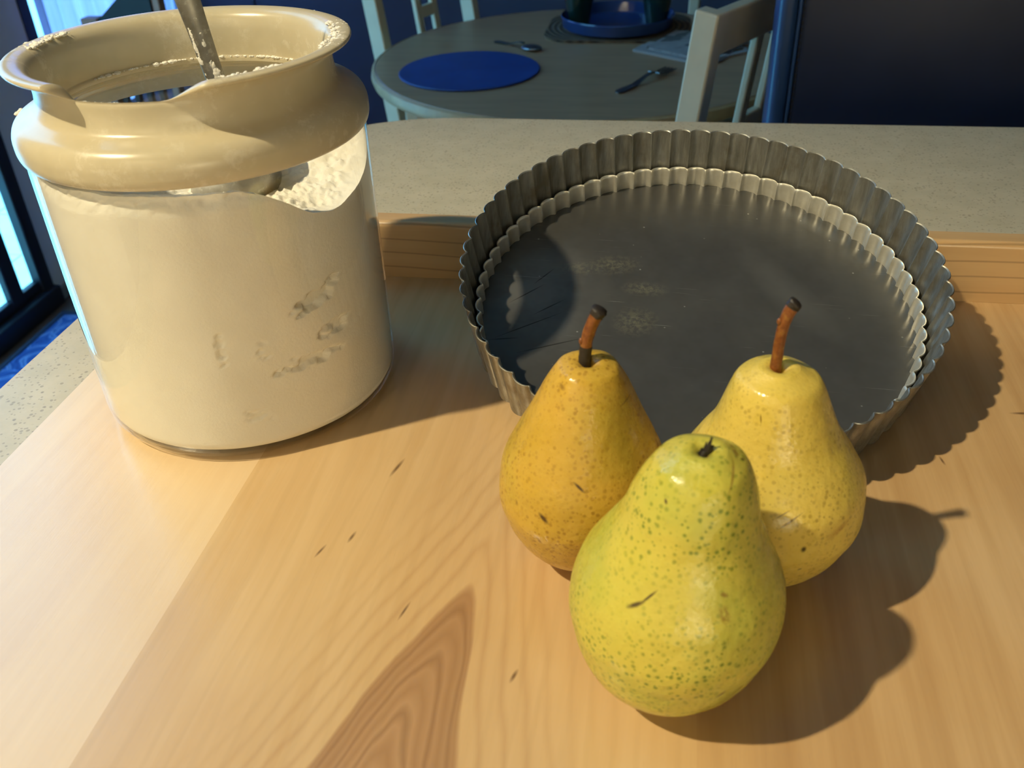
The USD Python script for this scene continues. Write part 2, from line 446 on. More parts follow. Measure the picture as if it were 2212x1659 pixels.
W0 = maple("maple_pale", (0.79, 0.60, 0.37), (0.71, 0.50, 0.28), seed=3.1)
W1 = maple("maple_flame", (0.68, 0.47, 0.245), (0.58, 0.365, 0.165), flame=True, seed=0.0, flecks=[(-0.1229, 0.3403, 0.0013, 0.0085, -0.25), (-0.1303, 0.2896, 0.0011, 0.0045, -0.2), (-0.1416, 0.2792, 0.0009, 0.005, -0.3), (-0.0457, 0.2238, 0.0011, 0.004, -0.3), (-0.0955, 0.2500, 0.0008, 0.006, -0.25)])
W2 = maple("maple_tan", (0.65, 0.43, 0.215), (0.48, 0.285, 0.122), seed=7.7, streak_amt=0.7, flecks=[(0.1879, 0.4214, 0.007, 0.0014, 0.1), (0.1397, 0.3766, 0.0009, 0.004, 0.2)])
W3 = maple("maple_rail", (0.62, 0.40, 0.19), (0.52, 0.31, 0.13), seed=5.2, horizontal=True)
B = Thing("pastry_board", "large maple plank pastry board with raised back rail on the stone worktop", "board", (0, 0, -BT))
RY = 0.541
def plank(x0, x1):
    return box(x0, x1, -0.10, RY + 0.017, -BT, 0.0)
def bpart(name, mesh, mat, smooth, label=None):
    path = numbered(f"{B.path}/{name}")
    v, f = (np.array(mesh.vertices) - B.loc, np.array(mesh.faces))
    m = usdkit.mesh(stage, path, (v, f), mat, smooth)
    tag(m.GetPrim(), label)
bpart("plank", plank(-0.3255, -0.1943), W0, 30, "palest plank along the left edge")
bpart("plank", plank(-0.1943, 0.0223), W1, 30, "broad plank with dark flame shaped grain")
bpart("plank", plank(0.0223, 0.239), W2, 30, "browner plank under the right hand pear")
bpart("plank", plank(0.239, 0.33), W0, 30)
# rail: rounded top, cross-section swept along x
sec = Polygon([(RY, 0.0), (RY, 0.036)] + [(RY + 0.004 - 0.004 * math.cos(a), 0.036 + 0.004 * math.sin(a)) for a in np.linspace(0.2, math.pi / 2, 6)] + [(RY + 0.0145, 0.040), (RY + 0.017, 0.0375), (RY + 0.017, 0.0)])
rl = trimesh.creation.extrude_polygon(sec, 0.6555, engine="earcut")
T4 = np.array([[0, 0, 1, -0.3255], [1, 0, 0, 0], [0, 1, 0, 0.0001], [0, 0, 0, 1.0]])
rl.apply_transform(T4)
bpart("back_rail", rl, W3, 30, "raised rail across the back with fine brown grain lines")

# ------------------------------------------------------------------ tart tin, leaning on the back rail
PC = np.array([0.0198, 0.4520, 0.0638])
e1 = np.array([0.9995, 0.0073, -0.0302]); e2 = np.array([0.0, 0.9720, 0.2350])
e2 /= np.linalg.norm(e2); e1 -= e2 * (e1 @ e2); e1 /= np.linalg.norm(e1); e3 = np.cross(e1, e2)
PH, NF = 0.0366, 65
def pan_xf(v):
    return PC + v[:, 0:1] * e1 + v[:, 1:2] * e2 + (v[:, 2:3] - PH) * e3
def fluted(prof, depth, n_per=14, phase=0.18):
    n_ = NF * n_per
    def w(r, z, a):
        uu = ((a * NF / (2 * np.pi) + phase) % 1.0) * 2 - 1
        s = 1 - np.sqrt(np.maximum(1 - 0.93 * uu ** 2, 0.0))
        return r - depth * s / (1 - math.sqrt(0.07)), z
    v, f = lathe(prof, n_, warp=w)
    return pan_xf(v), f
g = G(); p = g.obj()
ln = g.n("vector_math", math_type="length", vector1=p)
nz = g.noise(g.scaled(p, (1, 1, 0.15)), 160, 5, 0.65)
nz2 = g.noise(p, 45, 4, 0.6)
c = g.ramp(nz, [(0.30, (0.20, 0.20, 0.18)), (0.50, (0.34, 0.335, 0.30)), (0.72, (0.52, 0.52, 0.48))])
c = g.mix(g.math("multiply", g.rng(nz2, 0.52, 0.70), 0.6), c, (0.20, 0.165, 0.11))
M["tin_dull"] = g.make("dull_tin", g.bsdf(base_color=c, metallic=0.85, roughness=g.rng(nz, 0.3, 0.7, 0.50, 0.36), normal=g.bump(nz2, 0.15, 0.001)))
g = G(); p = g.obj()
nz = g.noise(p, 120, 4, 0.6)
c = g.ramp(nz, [(0.3, (0.80, 0.76, 0.64)), (0.7, (0.95, 0.92, 0.82))])
M["tin_bright"] = g.make("bright_tin", g.bsdf(base_color=c, metallic=0.72, roughness=0.30, normal=g.bump(nz, 0.12, 0.001)))
g = G(); p = g.obj()
cl = g.noise(p, 22, 5, 0.62)
c = g.ramp(cl, [(0.3, (0.080, 0.079, 0.076)), (0.7, (0.098, 0.097, 0.092))])
smr = g.noise(p, 420, 3, 0.6)
# flour smudges and scratches on the base, in the tin's own coordinates (0.1 mm above the sheet)
def on_base(a, b):
    return tuple(a * e1 + b * e2 + (0.0022 - PH) * e3)
TILT = 0.237
smu = [g.spot(p, on_base(a, b), (w_, l_, 0.02), (TILT, 0, rt), 0.1) for a, b, w_, l_, rt in
       [(-0.047, 0.034, 0.019, 0.010, 0.15), (-0.0273, 0.0147, 0.015, 0.007, 0.0), (-0.031, -0.013, 0.015, 0.013, 0.5), (-0.066, 0.029, 0.018, 0.007, 0.1),
        (-0.083, 0.033, 0.030, 0.016, 0.2), (0.068, 0.085, 0.034, 0.006, -0.75), (0.052, 0.020, 0.014, 0.05, 0.6)]]
sm = g.most(smu[:4])
sm = g.math("multiply", sm, g.rng(smr, 0.40, 0.62))
c = g.mix(g.math("multiply", sm, 0.55), c, (0.28, 0.26, 0.17))
c = g.mix(g.math("multiply", g.most(smu[4:]), 0.22), c, (0.28, 0.28, 0.26))
dk = g.most([g.spot(p, on_base(a, b), (w_, l_, 0.02), (TILT, 0, rt), 0.1) for a, b, w_, l_, rt in [(-0.078, 0.016, 0.020, 0.013, 0.4), (-0.072, -0.002, 0.016, 0.006, 0.3)]])
c = g.mix(g.math("multiply", dk, 0.35), c, (0.06, 0.058, 0.052))
film = g.math("multiply", g.spot(p, on_base(-0.092, 0.004), (0.050, 0.062, 0.03), (TILT, 0, 0.2), 0.0), g.rng(g.noise(p, 30, 4, 0.6), 0.25, 0.6))  # floury haze, also painted pale here to lighten the jar's cast shadow
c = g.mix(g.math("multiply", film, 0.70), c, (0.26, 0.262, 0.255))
# dark hairline scratches at the left
sc1 = g.most([g.spot(p, on_base(a, b), (l_, 0.0006, 0.02), (TILT, 0, rt), 0.3) for a, b, l_, rt in
              [(-0.090, -0.022, 0.024, 0.62), (-0.080, -0.006, 0.012, 0.75), (-0.075, -0.036, 0.022, 0.42), (-0.094, 0.004, 0.014, 0.8), (-0.102, -0.034, 0.010, 0.2), (-0.086, 0.02, 0.010, 1.0)]])
c = g.mix(g.math("multiply", sc1, 0.75), c, (0.012, 0.012, 0.011))
def hair(rot, sx, sy, lo, hi, seed):
    q = g.scaled(p, (sx, sy, 1), rot, (seed, seed, 0))
    return g.rng(g.noise(q, 1.0, 2, 0.5), lo, hi)
h1 = g.math("multiply", hair((0, 0, 0.55), 22, 900, 0.70, 0.76, 1.3), g.rng(g.noise(p, 14, 2), 0.45, 0.62))
h2 = g.math("multiply", hair((0, 0, -0.3), 26, 1100, 0.71, 0.77, 5.3), g.rng(g.noise(p, 11, 2), 0.40, 0.6))
dots = g.n("voronoi_texture", vector=p, scale=190, feature="f1", randomness=1.0)
dsel = g.n("separate_color", color=dots + ".color")
dd = g.math("multiply", g.rng(dots + ".distance", 0.05, 0.14, 1, 0), g.rng(dsel + ".r", 0.90, 0.93))
lt = g.most([g.math("multiply", h1, 0.35), g.math("multiply", h2, 0.30), g.math("multiply", dd, 0.5)])
c = g.mix(lt, c, (0.60, 0.60, 0.57))
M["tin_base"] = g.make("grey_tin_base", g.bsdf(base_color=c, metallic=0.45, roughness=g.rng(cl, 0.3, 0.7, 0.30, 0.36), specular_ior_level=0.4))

TT = Thing("tart_tin", "large round fluted tart tin with dark grey base leaning on the board's back rail", "tart tin", PC)
R0, T_ = 0.1278, 0.0006
TT.part("fluted_wall", fluted([(0.1218, 0.0004), (0.1231, 0.010), (0.1271, 0.0362), (R0, 0.0366), (R0 + 0.0004, 0.0362), (R0 - 0.0003, 0.0350), (0.1238, 0.010), (0.1225, -0.0004), (0.1140, -0.0004), (0.1140, 0.0004), (0.1218, 0.0004)], 0.0030), M["tin_dull"], 35)
TT.part("inner_fluted_band", fluted([(0.1192, 0.0010), (0.1193, 0.0060), (0.1196, 0.0118), (0.1199, 0.0131), (0.1204, 0.0137), (0.1209, 0.0137), (0.1212, 0.0131), (0.1205, 0.0116), (0.1200, 0.0060), (0.1199, 0.0010), (0.1192, 0.0010)], 0.0028), M["tin_bright"], 35, label="bright shiny fluted band just above the base")
bv, bf = disc(0.1192, 0.0008, 0.0019, 160, b=0.0004)
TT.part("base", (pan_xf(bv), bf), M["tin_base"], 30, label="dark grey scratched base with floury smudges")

# ------------------------------------------------------------------ flour jar
JX, JY = -0.2247, 0.4103
J = Thing("flour_jar", "big round glass flour jar with cream plastic collar standing at the left of the board", "jar", (JX, JY, 0))
gl = [(1e-5, 0.0006), (0.066, 0.0005), (0.0735, 0.0010), (0.0770, 0.0034), (0.0791, 0.0080), (0.0796, 0.0130), (0.0797, 0.140), (0.0790, 0.1475), (0.0760, 0.1535), (0.0715, 0.157), (0.0690, 0.1580),
      (0.0680, 0.1568), (0.0705, 0.1550), (0.0745, 0.152), (0.0775, 0.1465), (0.0787, 0.139), (0.0787, 0.0133), (0.0782, 0.0085), (0.0761, 0.0046), (0.0730, 0.0027), (0.066, 0.0024), (1e-5, 0.0024)]
J.part("glass_body", lathe(gl, 160), M["jar_glass"], 40, local=True)
g = G(); p = g.obj()
nz = g.noise(p, 55, 4, 0.6)
c = g.ramp(nz, [(0.3, (0.555, 0.475, 0.315)), (0.7, (0.61, 0.525, 0.36))])
dust = g.math("multiply", g.rng(g.noise(p, 160, 5, 0.7), 0.50, 0.70), g.rng(g.noise(p, 28, 3, 0.6), 0.50, 0.66))
c = g.mix(g.math("multiply", dust, 0.36), c, (0.86, 0.82, 0.72))
scr = g.rng(g.noise(g.scaled(p, (40, 40, 1500)), 1.0, 2), 0.66, 0.74)
M["cream"] = g.make("cream_plastic", g.bsdf(base_color=c, roughness=g.math("add", 0.24, g.math("multiply", dust, 0.4)), specular_ior_level=0.5, subsurface_weight=0.08, subsurface_radius=(0.004, 0.003, 0.002), subsurface_scale=0.5, normal=g.bump(nz, 0.05, 0.0005)))
def notch(r, z, a):
    ad = np.degrees((a + np.pi) % (2 * np.pi) - np.pi)
    def ss(t): t = np.clip(t, 0, 1); return t * t * (3 - 2 * t)
    w = np.where(ad < -90, ss((-105.5 - ad) / 3.0), ss((ad + 72) / 17.0))
    dip = np.where(ad < -90, 0, 1) * 0
    zr = 0.1772 + 0.0 * ad
    z2 = np.where(z > zr, zr + (z - zr) * (0.12 + 0.88 * w), z)
    r2 = np.where((z > 0.1775), np.where(r > 0.0673, 0.0673 + (r - 0.0673) * w, np.where(r > 0.0653, 0.0653 + (r - 0.0653) * 1.0, r)), r)
    return r2, z2
def smooth_profile(pts, k=4):
    pts = np.array(pts); t = np.r_[0, np.cumsum(np.linalg.norm(np.diff(pts, axis=0), axis=1))]
    tt = np.unique(np.concatenate([np.linspace(t[i], t[i + 1], k + 1) for i in range(len(t) - 1)]))
    return np.stack([PchipInterpolator(t, pts[:, 0])(tt), PchipInterpolator(t, pts[:, 1])(tt)], 1)
prof = [(0.0800, 0.1452), (0.0813, 0.1468), (0.0820, 0.1500), (0.0820, 0.1535), (0.0808, 0.1580), (0.0780, 0.1612), (0.0735, 0.1632), (0.0700, 0.1652), (0.0682, 0.1690), (0.0676, 0.1740), (0.0676, 0.1778),
        (0.0688, 0.1806), (0.0715, 0.1827), (0.0750, 0.1838), (0.0772, 0.1838), (0.0778, 0.1848), (0.0772, 0.1858), (0.0750, 0.1862), (0.0712, 0.1856), (0.0682, 0.1838), (0.0664, 0.1808), (0.0655, 0.1770), (0.0650, 0.1700), (0.0648, 0.1640),
        (0.0640, 0.1622), (0.0640, 0.1606), (0.0670, 0.1600), (0.0735, 0.1585), (0.0785, 0.1540), (0.0801, 0.1500), (0.0800, 0.1452)]
J.part("collar", lathe(smooth_profile(prof, 3), 288, warp=notch), M["cream"], 45, label="cream plastic collar with flared rim and pouring gap at the front", local=True)

# flour heaped in the jar
RF = 0.0785
ca = np.array([-180, -150, -120, -100, -85, -75, -68, -56, -48, -39, -30, -22, -10, -2, 10, 20, 35, 55, 80, 110, 140, 180.0])
cz = np.array([0.1430, 0.1425, 0.1430, 0.1430, 0.1425, 0.1420, 0.1412, 0.1402, 0.1362, 0.1288, 0.1205, 0.1178, 0.1200, 0.1225, 0.1280, 0.1360, 0.1435, 0.1460, 0.1460, 0.1420, 0.1390, 0.1430])
NA, NR, NS = 440, 80, 150
ang = np.linspace(-np.pi, np.pi, NA, endpoint=False)
rim_z = PchipInterpolator(ca, cz)(np.degrees(ang)) + 0.0022 * (meshkit.fbm(np.stack([np.cos(ang) * 9, np.sin(ang) * 9, 0 * ang], -1), 4, 3) - 0.5)
rows, NV = [], 0
for k in range(NS):                                      # the side against the glass, with voids where the flour has not settled
    t = k / (NS - 1)
    z = 0.0026 + (rim_z - 0.0026) * t
    r = np.full(NA, RF)
    zz_ = z.mean()
    if zz_ < 0.0125:
        r = np.full(NA, RF - 0.0105 * (1 - (zz_ - 0.0026) / 0.0099) ** 2.4)
    P3 = np.stack([np.cos(ang) * RF, np.sin(ang) * RF, z], -1)
    rough = np.clip((z - 0.1325) / 0.006, 0, 1) * (np.degrees(ang) < 0)
    r = r - rough * (0.0002 + 0.0042 * np.clip(meshkit.fbm(P3 * 300, 4, 11) - 0.30, 0, 1) + 0.0012 * (z - 0.1325) / 0.01)
    deg = np.degrees(ang)
    for a0, z0, aw, zw, sd, cut, dp in ((-34, 0.0798, 14, 0.006, 1, 0.535, 3.4), (-42, 0.049, 18, 0.005, 2, 0.565, 2.8), (-30, 0.060, 12, 0.012, 5, 0.665, 2.2), (-58, 0.063, 5, 0.008, 4, 0.60, 2.0), (-71, 0.066, 2, 0.016, 6, 0.61, 1.6), (-64, 0.026, 9, 0.008, 9, 0.64, 1.2)):
        m = np.exp(-((deg - a0 - (z - z0) * 0) / aw) ** 2 * 1.2 - ((z - z0 - np.radians(deg - a0) * 0.0766 * (0.28 if sd == 1 else 0.0)) / zw) ** 2 * 1.2)
        nn = meshkit.fbm(P3 * np.array([170, 170, 300]) + sd * 13, 4, sd)
        r = r - 0.001 * dp * np.clip((nn * (0.55 + 0.45 * m) + 0.25 * m - cut) / 0.10, 0, 1) * (m > 0.25)
    rows.append(np.stack([r * np.cos(ang), r * np.sin(ang), z], -1))
for k in range(1, NR):                                   # the top, hollowed where the scoop has dug
    q = 1 - k / NR
    r = RF * q
    z = 0.1155 + (rim_z - 0.1155) * q ** 1.5
    P3 = np.stack([np.cos(ang) * r, np.sin(ang) * r, 0 * z], -1)
    z = z + (0.0050 * (meshkit.fbm(P3 * 110, 5, 21) - 0.5) + 0.0035 * (meshkit.fbm(P3 * 420, 3, 22) - 0.5)) * min(1, 6 * (1 - q))
    rows.append(np.stack([r * np.cos(ang), r * np.sin(ang), z], -1))
V = np.vstack(rows); F = []
i = np.arange(NA); j = (i + 1) % NA
for k in range(len(rows) - 1):
    F += [np.stack([k * NA + i, k * NA + j, (k + 1) * NA + j], 1), np.stack([k * NA + i, (k + 1) * NA + j, (k + 1) * NA + i], 1)]
V = np.vstack([V, [[0, 0, rows[-1][:, 2].mean()]], [[0, 0, 0.0026]]])
kk = (len(rows) - 1) * NA
F += [np.stack([kk + i, kk + j, np.full(NA, len(V) - 2)], 1), np.stack([j, i, np.full(NA, len(V) - 1)], 1)]
g = G(); p = g.obj()
nz = g.noise(p, 30, 4, 0.6); nf = g.noise(p, 700, 3, 0.6)
c = g.ramp(nz, [(0.3, (0.86, 0.815, 0.72)), (0.7, (0.92, 0.88, 0.79))])
M["flour"] = g.make("flour", g.bsdf(base_color=c, roughness=0.95, specular_ior_level=0.1, subsurface_weight=0.0, normal=g.bump(nf, 0.25, 0.0006)))
FL = Thing("flour", "white flour heaped and hollowed inside the glass jar", "flour", (JX, JY, 0), kind="stuff")
FL.part("flour_heap", (V, np.vstack(F)), M["flour"], 60, local=True)
# flour caught on the collar
cl_m = []
def clump(c0, r, seed, flat=0.6):
    s = trimesh.creation.icosphere(1 if r < 0.0009 else 2, 1.0); v = np.array(s.vertices)
    v = v * (0.55 + 1.0 * meshkit.fbm(v * 2.6 + seed * 7.7, 3, seed))[:, None] * r
    v[:, 2] *= flat
    return trimesh.Trimesh(v + np.array(c0), s.faces, process=False)
def at_rim(adeg, rr, z):
    a = math.radians(adeg); return (rr * math.cos(a), rr * math.sin(a), z)
sd = 0
for a0, a1, n_, rr0, rr1, z, r0, r1 in ((165, 190, 42, 0.0690, 0.0762, 0.1858, 0.0008, 0.0022), (-8, 36, 60, 0.0685, 0.0765, 0.1857, 0.0007, 0.0019), (36, 160, 70, 0.0740, 0.0772, 0.1858, 0.0003, 0.0008), (-52, -30, 22, 0.0690, 0.0740, 0.1857, 0.0006, 0.0018),
                                        (25, 125, 60, 0.0642, 0.0650, 0.1632, 0.0007, 0.0018), (125, 165, 14, 0.0640, 0.0648, 0.1630, 0.0008, 0.0024), (196, 204, 10, 0.0765, 0.0800, 0.1606, 0.0007, 0.0018), (-105, -66, 30, 0.0658, 0.0668, 0.1779, 0.0004, 0.0008)):
    for k in range(n_):
        sd += 1
        for q_ in range(4):
            cl_m.append(clump(at_rim(rng.uniform(a0, a1), rng.uniform(rr0, rr1), z - 0.0002), rng.uniform(r0, r1) * rng.uniform(0.25, 0.85) ** 1.3, sd * 4 + q_, 0.55))
FL.part("flour_crumbs", cat(*cl_m), M["flour"], 40, local=True, kind="stuff", label="crumbs of flour caught on the collar's rim and ledge")

# metal scoop standing in the flour
g = G(); p = g.obj()
nz = g.noise(p, 90, 4, 0.6)
c = g.ramp(nz, [(0.35, (0.25, 0.235, 0.20)), (0.65, (0.38, 0.36, 0.315))])
c = g.mix(g.math("multiply", g.rng(g.noise(p, 240, 4, 0.7), 0.55, 0.66), 0.35), c, (0.75, 0.71, 0.62))
M["scoop"] = g.make("dusty_metal", g.bsdf(base_color=c, metallic=0.75, roughness=0.42))
SX, SY = -0.2135, 0.420
SC = Thing("scoop", "dull metal scoop with flour smeared handle standing upright in the flour jar", "scoop", (SX, SY, 0.10))
hp = np.array([[-0.2262, 0.4100, 0.262], [-0.2225, 0.4112, 0.235], [-0.2185, 0.4125, 0.205], [-0.2165, 0.4140, 0.187], [-0.2150, 0.4160, 0.170], [-0.2120, 0.4185, 0.150], [-0.2070, 0.4200, 0.132]])
hw = np.array([0.0140, 0.0131, 0.0118, 0.0104, 0.0097, 0.0095, 0.0100])
tt = np.linspace(0, 1, 7); t2 = np.linspace(0, 1, 30)
hp = np.stack([PchipInterpolator(tt, hp[:, k])(t2) for k in range(3)], 1); hw = PchipInterpolator(tt, hw)(t2)
sec_a = np.linspace(0, 2 * np.pi, 24, endpoint=False)
vv = []
tang = np.gradient(hp, axis=0); tang /= np.linalg.norm(tang, axis=1)[:, None]
for k in range(30):
    u_ = np.array([0.985, 0.17, 0]); u_ -= tang[k] * (u_ @ tang[k]); u_ /= np.linalg.norm(u_)
    w_ = np.cross(tang[k], u_)
    X_, Y_ = np.cos(sec_a) * hw[k] / 2, np.sin(sec_a) * 0.0011
    Y_ = Y_ + 0.0022 * (1 - (2 * X_ / hw[k]) ** 2)       # the strip is dished along its length
    vv.append(hp[k] + X_[:, None] * u_ + Y_[:, None] * w_)
vv = np.vstack(vv + [hp[:1], hp[-1:]]); ff = []
i = np.arange(24); j = (i + 1) % 24
for k in range(29):
    ff += [np.stack([k * 24 + i, k * 24 + j, (k + 1) * 24 + j], 1), np.stack([k * 24 + i, (k + 1) * 24 + j, (k + 1) * 24 + i], 1)]
ff += [np.stack([j, i, np.full(24, 720)], 1), np.stack([29 * 24 + i, 29 * 24 + j, np.full(24, 721)], 1)]
SC.part("handle", (vv, np.vstack(ff)), M["scoop"], 50)
# bowl: a half shell dug into the heap
ba = np.linspace(-0.62 * np.pi, 0.62 * np.pi, 40); bt = np.linspace(0, 1, 16)
def shell(rad):
    out = []
    for t in bt:
        r_ = rad * (0.55 + 0.45 * min(1, t * 2.2) ** 0.6)
        out.append(np.stack([r_ * np.sin(ba), -r_ * np.cos(ba) * 0.9, np.full(40, -t * 0.055)], -1))
    return np.vstack(out)
o_, i_ = shell(0.0215), shell(0.0206)
ff = []
for k in range(15):
    for m_ in range(39):
        a, b, c_, d = k * 40 + m_, k * 40 + m_ + 1, (k + 1) * 40 + m_ + 1, (k + 1) * 40 + m_
        ff += [[a, b, c_], [a, c_, d], [a + 640, c_ + 640, b + 640], [a + 640, d + 640, c_ + 640]]
for k in range(15):
    a, d = k * 40, (k + 1) * 40; ff += [[a, d, d + 640], [a, d + 640, a + 640]]
    a, d = k * 40 + 39, (k + 1) * 40 + 39; ff += [[a, d + 640, d], [a, a + 640, d + 640]]
for m_ in range(39):
    a, b = m_, m_ + 1; ff += [[a, a + 640, b + 640], [a, b + 640, b]]
    a, b = 600 + m_, 601 + m_; ff += [[a, b + 640, a + 640], [a, b, b + 640]]
bw = np.vstack([o_, i_])
Ry = trimesh.transformations.rotation_matrix(0.25, [0, 1, 0]) @ trimesh.transformations.rotation_matrix(0.5, [0, 0, 1])
bw = bw @ Ry[:3, :3].T + np.array([-0.2030, 0.4080, 0.150])
SC.part("bowl", (bw, np.array(ff)), M["scoop"], 40)
sm_ = []
for k in range(70):
    t = rng.uniform(0.40, 0.74); q = t * 29; k0 = int(q)
    base_ = hp[k0] + (hp[min(k0 + 1, 29)] - hp[k0]) * (q - k0)
    off = rng.uniform(-0.22, 0.10) * hw[k0] if t < 0.62 else rng.uniform(-0.24, 0.32) * hw[k0]
    sm_.append(clump(base_ + np.array([off, -0.0021 + 0.35 * abs(off) * 0.4, 0]), rng.uniform(0.0010, 0.0019), 900 + k, 1.2))
    sm_[-1].vertices[:, 1] = base_[1] - 0.0024 + (sm_[-1].vertices[:, 1] - sm_[-1].vertices[:, 1].mean()) * 0.35
SC.part("flour_smear", cat(*sm_), M["flour"], 40, label="flour smeared down the handle")

# ------------------------------------------------------------------ three pears
KP = np.array([0, .02, .07, .16, .28, .4, .52, .64, .75, .84, .91, .96, .985, 1.0])
PEARS = {
    "A": ([-0.0268, 0.2936, 0.0994, -0.0062, 0.008, 0.024, -0.0049], [0.0084, 0.0165, 0.027, 0.0324, 0.0347, 0.0334, 0.0287, 0.0233, 0.0192, 0.016, 0.0131, 0.0113, 0.0078]),
    "B": ([0.0100, 0.2307, 0.1100, 0.0166, 0.0165, 0.045, -0.0200], [0.0092, 0.0168, 0.0296, 0.0346, 0.0371, 0.0348, 0.0286, 0.0228, 0.0202, 0.0173, 0.0141, 0.0100, 0.0070]),
    "C": ([0.0475, 0.2932, 0.1024, 0.0284, 0.0066, -0.0564, -0.007], [0.008, 0.0159, 0.0258, 0.0326, 0.0366, 0.0359, 0.0304, 0.0235, 0.02, 0.0174, 0.0147, 0.0102, 0.0074]),
}
def pear_mesh(q, r, seed, na=160, nk=150):
    bx, by, H, tx, ty, kx, ky = q
    sp = PchipInterpolator(KP, np.r_[0.0, r])
    t = 0.5 - 0.5 * np.cos(np.linspace(0.02, np.pi, nk))
    t = np.r_[t, np.full(14, 1.0)]
    rr_ = sp(t); rr_[0] = 0.0016
    hh = t * H
    rt = r[-1]
    for k in range(14):                                   # the stem's dimple
        s_ = 1 - (k + 1) / 14.5
        rr_[nk + k] = rt * s_
        hh[nk + k] = H + 0.0006 * math.sin(math.pi * (1 - s_)) - 0.0042 * (1 - s_) ** 2.2
    low = rr_[:nk // 2]
    ang_ = np.linspace(0, 2 * np.pi, na, endpoint=False)
    rows = []
    for k in range(len(t)):
        u_ = min(hh[k] / H, 1.0)
        lob = 1 + 0.022 * np.exp(-u_ * 9) * np.cos(5 * ang_ + seed) + 0.03 * np.exp(-((u_ - 1) / 0.06) ** 2) * np.cos(4 * ang_ + seed * 2)
        d_ = np.stack([np.cos(ang_) * 1.0, np.sin(ang_), np.full(na, u_ * 2.6)], -1)
        lump = 1 + 0.050 * (meshkit.fbm(d_ * 1.9 + seed * 3.1, 3, seed) - 0.5) * min(1, u_ * 6) * (1 - 0.5 * u_)
        r_ = rr_[k] * lob * lump
        z_ = hh[k] + (0.0030 * math.exp(-((rr_[k]) / 0.006) ** 2) if k < nk // 3 else 0) + (0.0016 * np.exp(-((rr_[k] - 0.013) / 0.008) ** 2) * np.cos(5 * ang_ + seed) if k < nk // 3 else 0 * ang_)
        rows.append(np.stack([bx + tx * hh[k] + kx * H * u_ * u_ + r_ * np.cos(ang_), by + ty * hh[k] + ky * H * u_ * u_ + r_ * np.sin(ang_), np.broadcast_to(z_, (na,))], -1))
    V = np.vstack(rows); F = []
    i = np.arange(na); j = (i + 1) % na
    for k in range(len(rows) - 1):
        F += [np.stack([k * na + i, k * na + j, (k + 1) * na + j], 1), np.stack([k * na + i, (k + 1) * na + j, (k + 1) * na + i], 1)]
    V = np.vstack([V, rows[0].mean(0), rows[-1].mean(0)])
    kk = (len(rows) - 1) * na
    F += [np.stack([j, i, np.full(na, len(V) - 2)], 1), np.stack([kk + i, kk + j, np.full(na, len(V) - 1)], 1)]
    V[:, 2] -= V[:, 2].min()
    return V, np.vstack(F), rows[-1].mean(0) - [0, 0, 0]

def pear_mat(name, main, alt, green, spot_col, marks, seed, spot_amt=0.6, green_amt=0.35):
    g = G(); p = g.obj()
    pp = g.scaled(p, (1, 1, 1), (0, 0, 0), (seed, seed, seed))
    big = g.noise(pp, 26, 4, 0.6); mid = g.noise(pp, 70, 4, 0.6)
    c = g.ramp(big, [(0.32, main), (0.68, alt)])
    gm = g.rng(g.noise(g.scaled(pp, (1, 1, 1), (0, 0, 0), (4, 1, 2)), 24, 3, 0.6), 0.50, 0.68)
    c = g.mix(g.math("multiply", gm, green_amt), c, green)
    c = g.mix(g.math("multiply", g.rng(mid, 0.55, 0.75), 0.22), c, tuple(np.array(main) * np.array([0.80, 0.72, 0.6])))
    sp = None
    for sc_, lo, hi, sel_lo in ((400, 0.20, 0.40, 0.10), (600, 0.16, 0.34, 0.35)):
        vo = g.n("voronoi_texture", vector=pp, scale=sc_, feature="f1", randomness=0.85)
        sl = g.n("separate_color", color=vo + ".color")
        s_ = g.math("multiply", g.rng(vo + ".distance", lo, hi, 1, 0), g.rng(sl + ".r", sel_lo, sel_lo + 0.3))
        sp = s_ if sp is None else g.math("maximum", sp, s_)
    where = g.rng(g.noise(pp, 33, 2, 0.5), 0.30, 0.62)
    c = g.mix(g.math("multiply", g.math("multiply", sp, where), spot_amt), c, spot_col)
    rus = g.math("multiply", g.rng(g.noise(pp, 260, 5, 0.7), 0.58, 0.70), g.rng(g.noise(pp, 34, 3, 0.5), 0.60, 0.70))
    c = g.mix(g.math("multiply", rus, 0.6), c, (0.22, 0.11, 0.02))
    for (cc, size, rot, col, amt, irregular) in marks:
        m = g.spot(p, cc, size, rot, 0.35)
        if irregular:
            m = g.math("multiply", m, g.rng(g.noise(pp, 420, 3, 0.6), 0.36, 0.56))
        c = g.mix(g.math("multiply", m, amt), c, col)
    bn = g.bump(g.math("add", g.noise(pp, 150, 3, 0.55), g.math("multiply", mid, 1.4)), 0.42, 0.0014)
    wet = g.rng(g.noise(pp, 60, 3, 0.55), 0.42, 0.58, 0.21, 0.44)
    return g.make(name, g.bsdf(base_color=c, roughness=wet, specular_ior_level=0.5, subsurface_weight=0.10, subsurface_radius=(0.006, 0.004, 0.001), subsurface_scale=0.6, normal=bn))
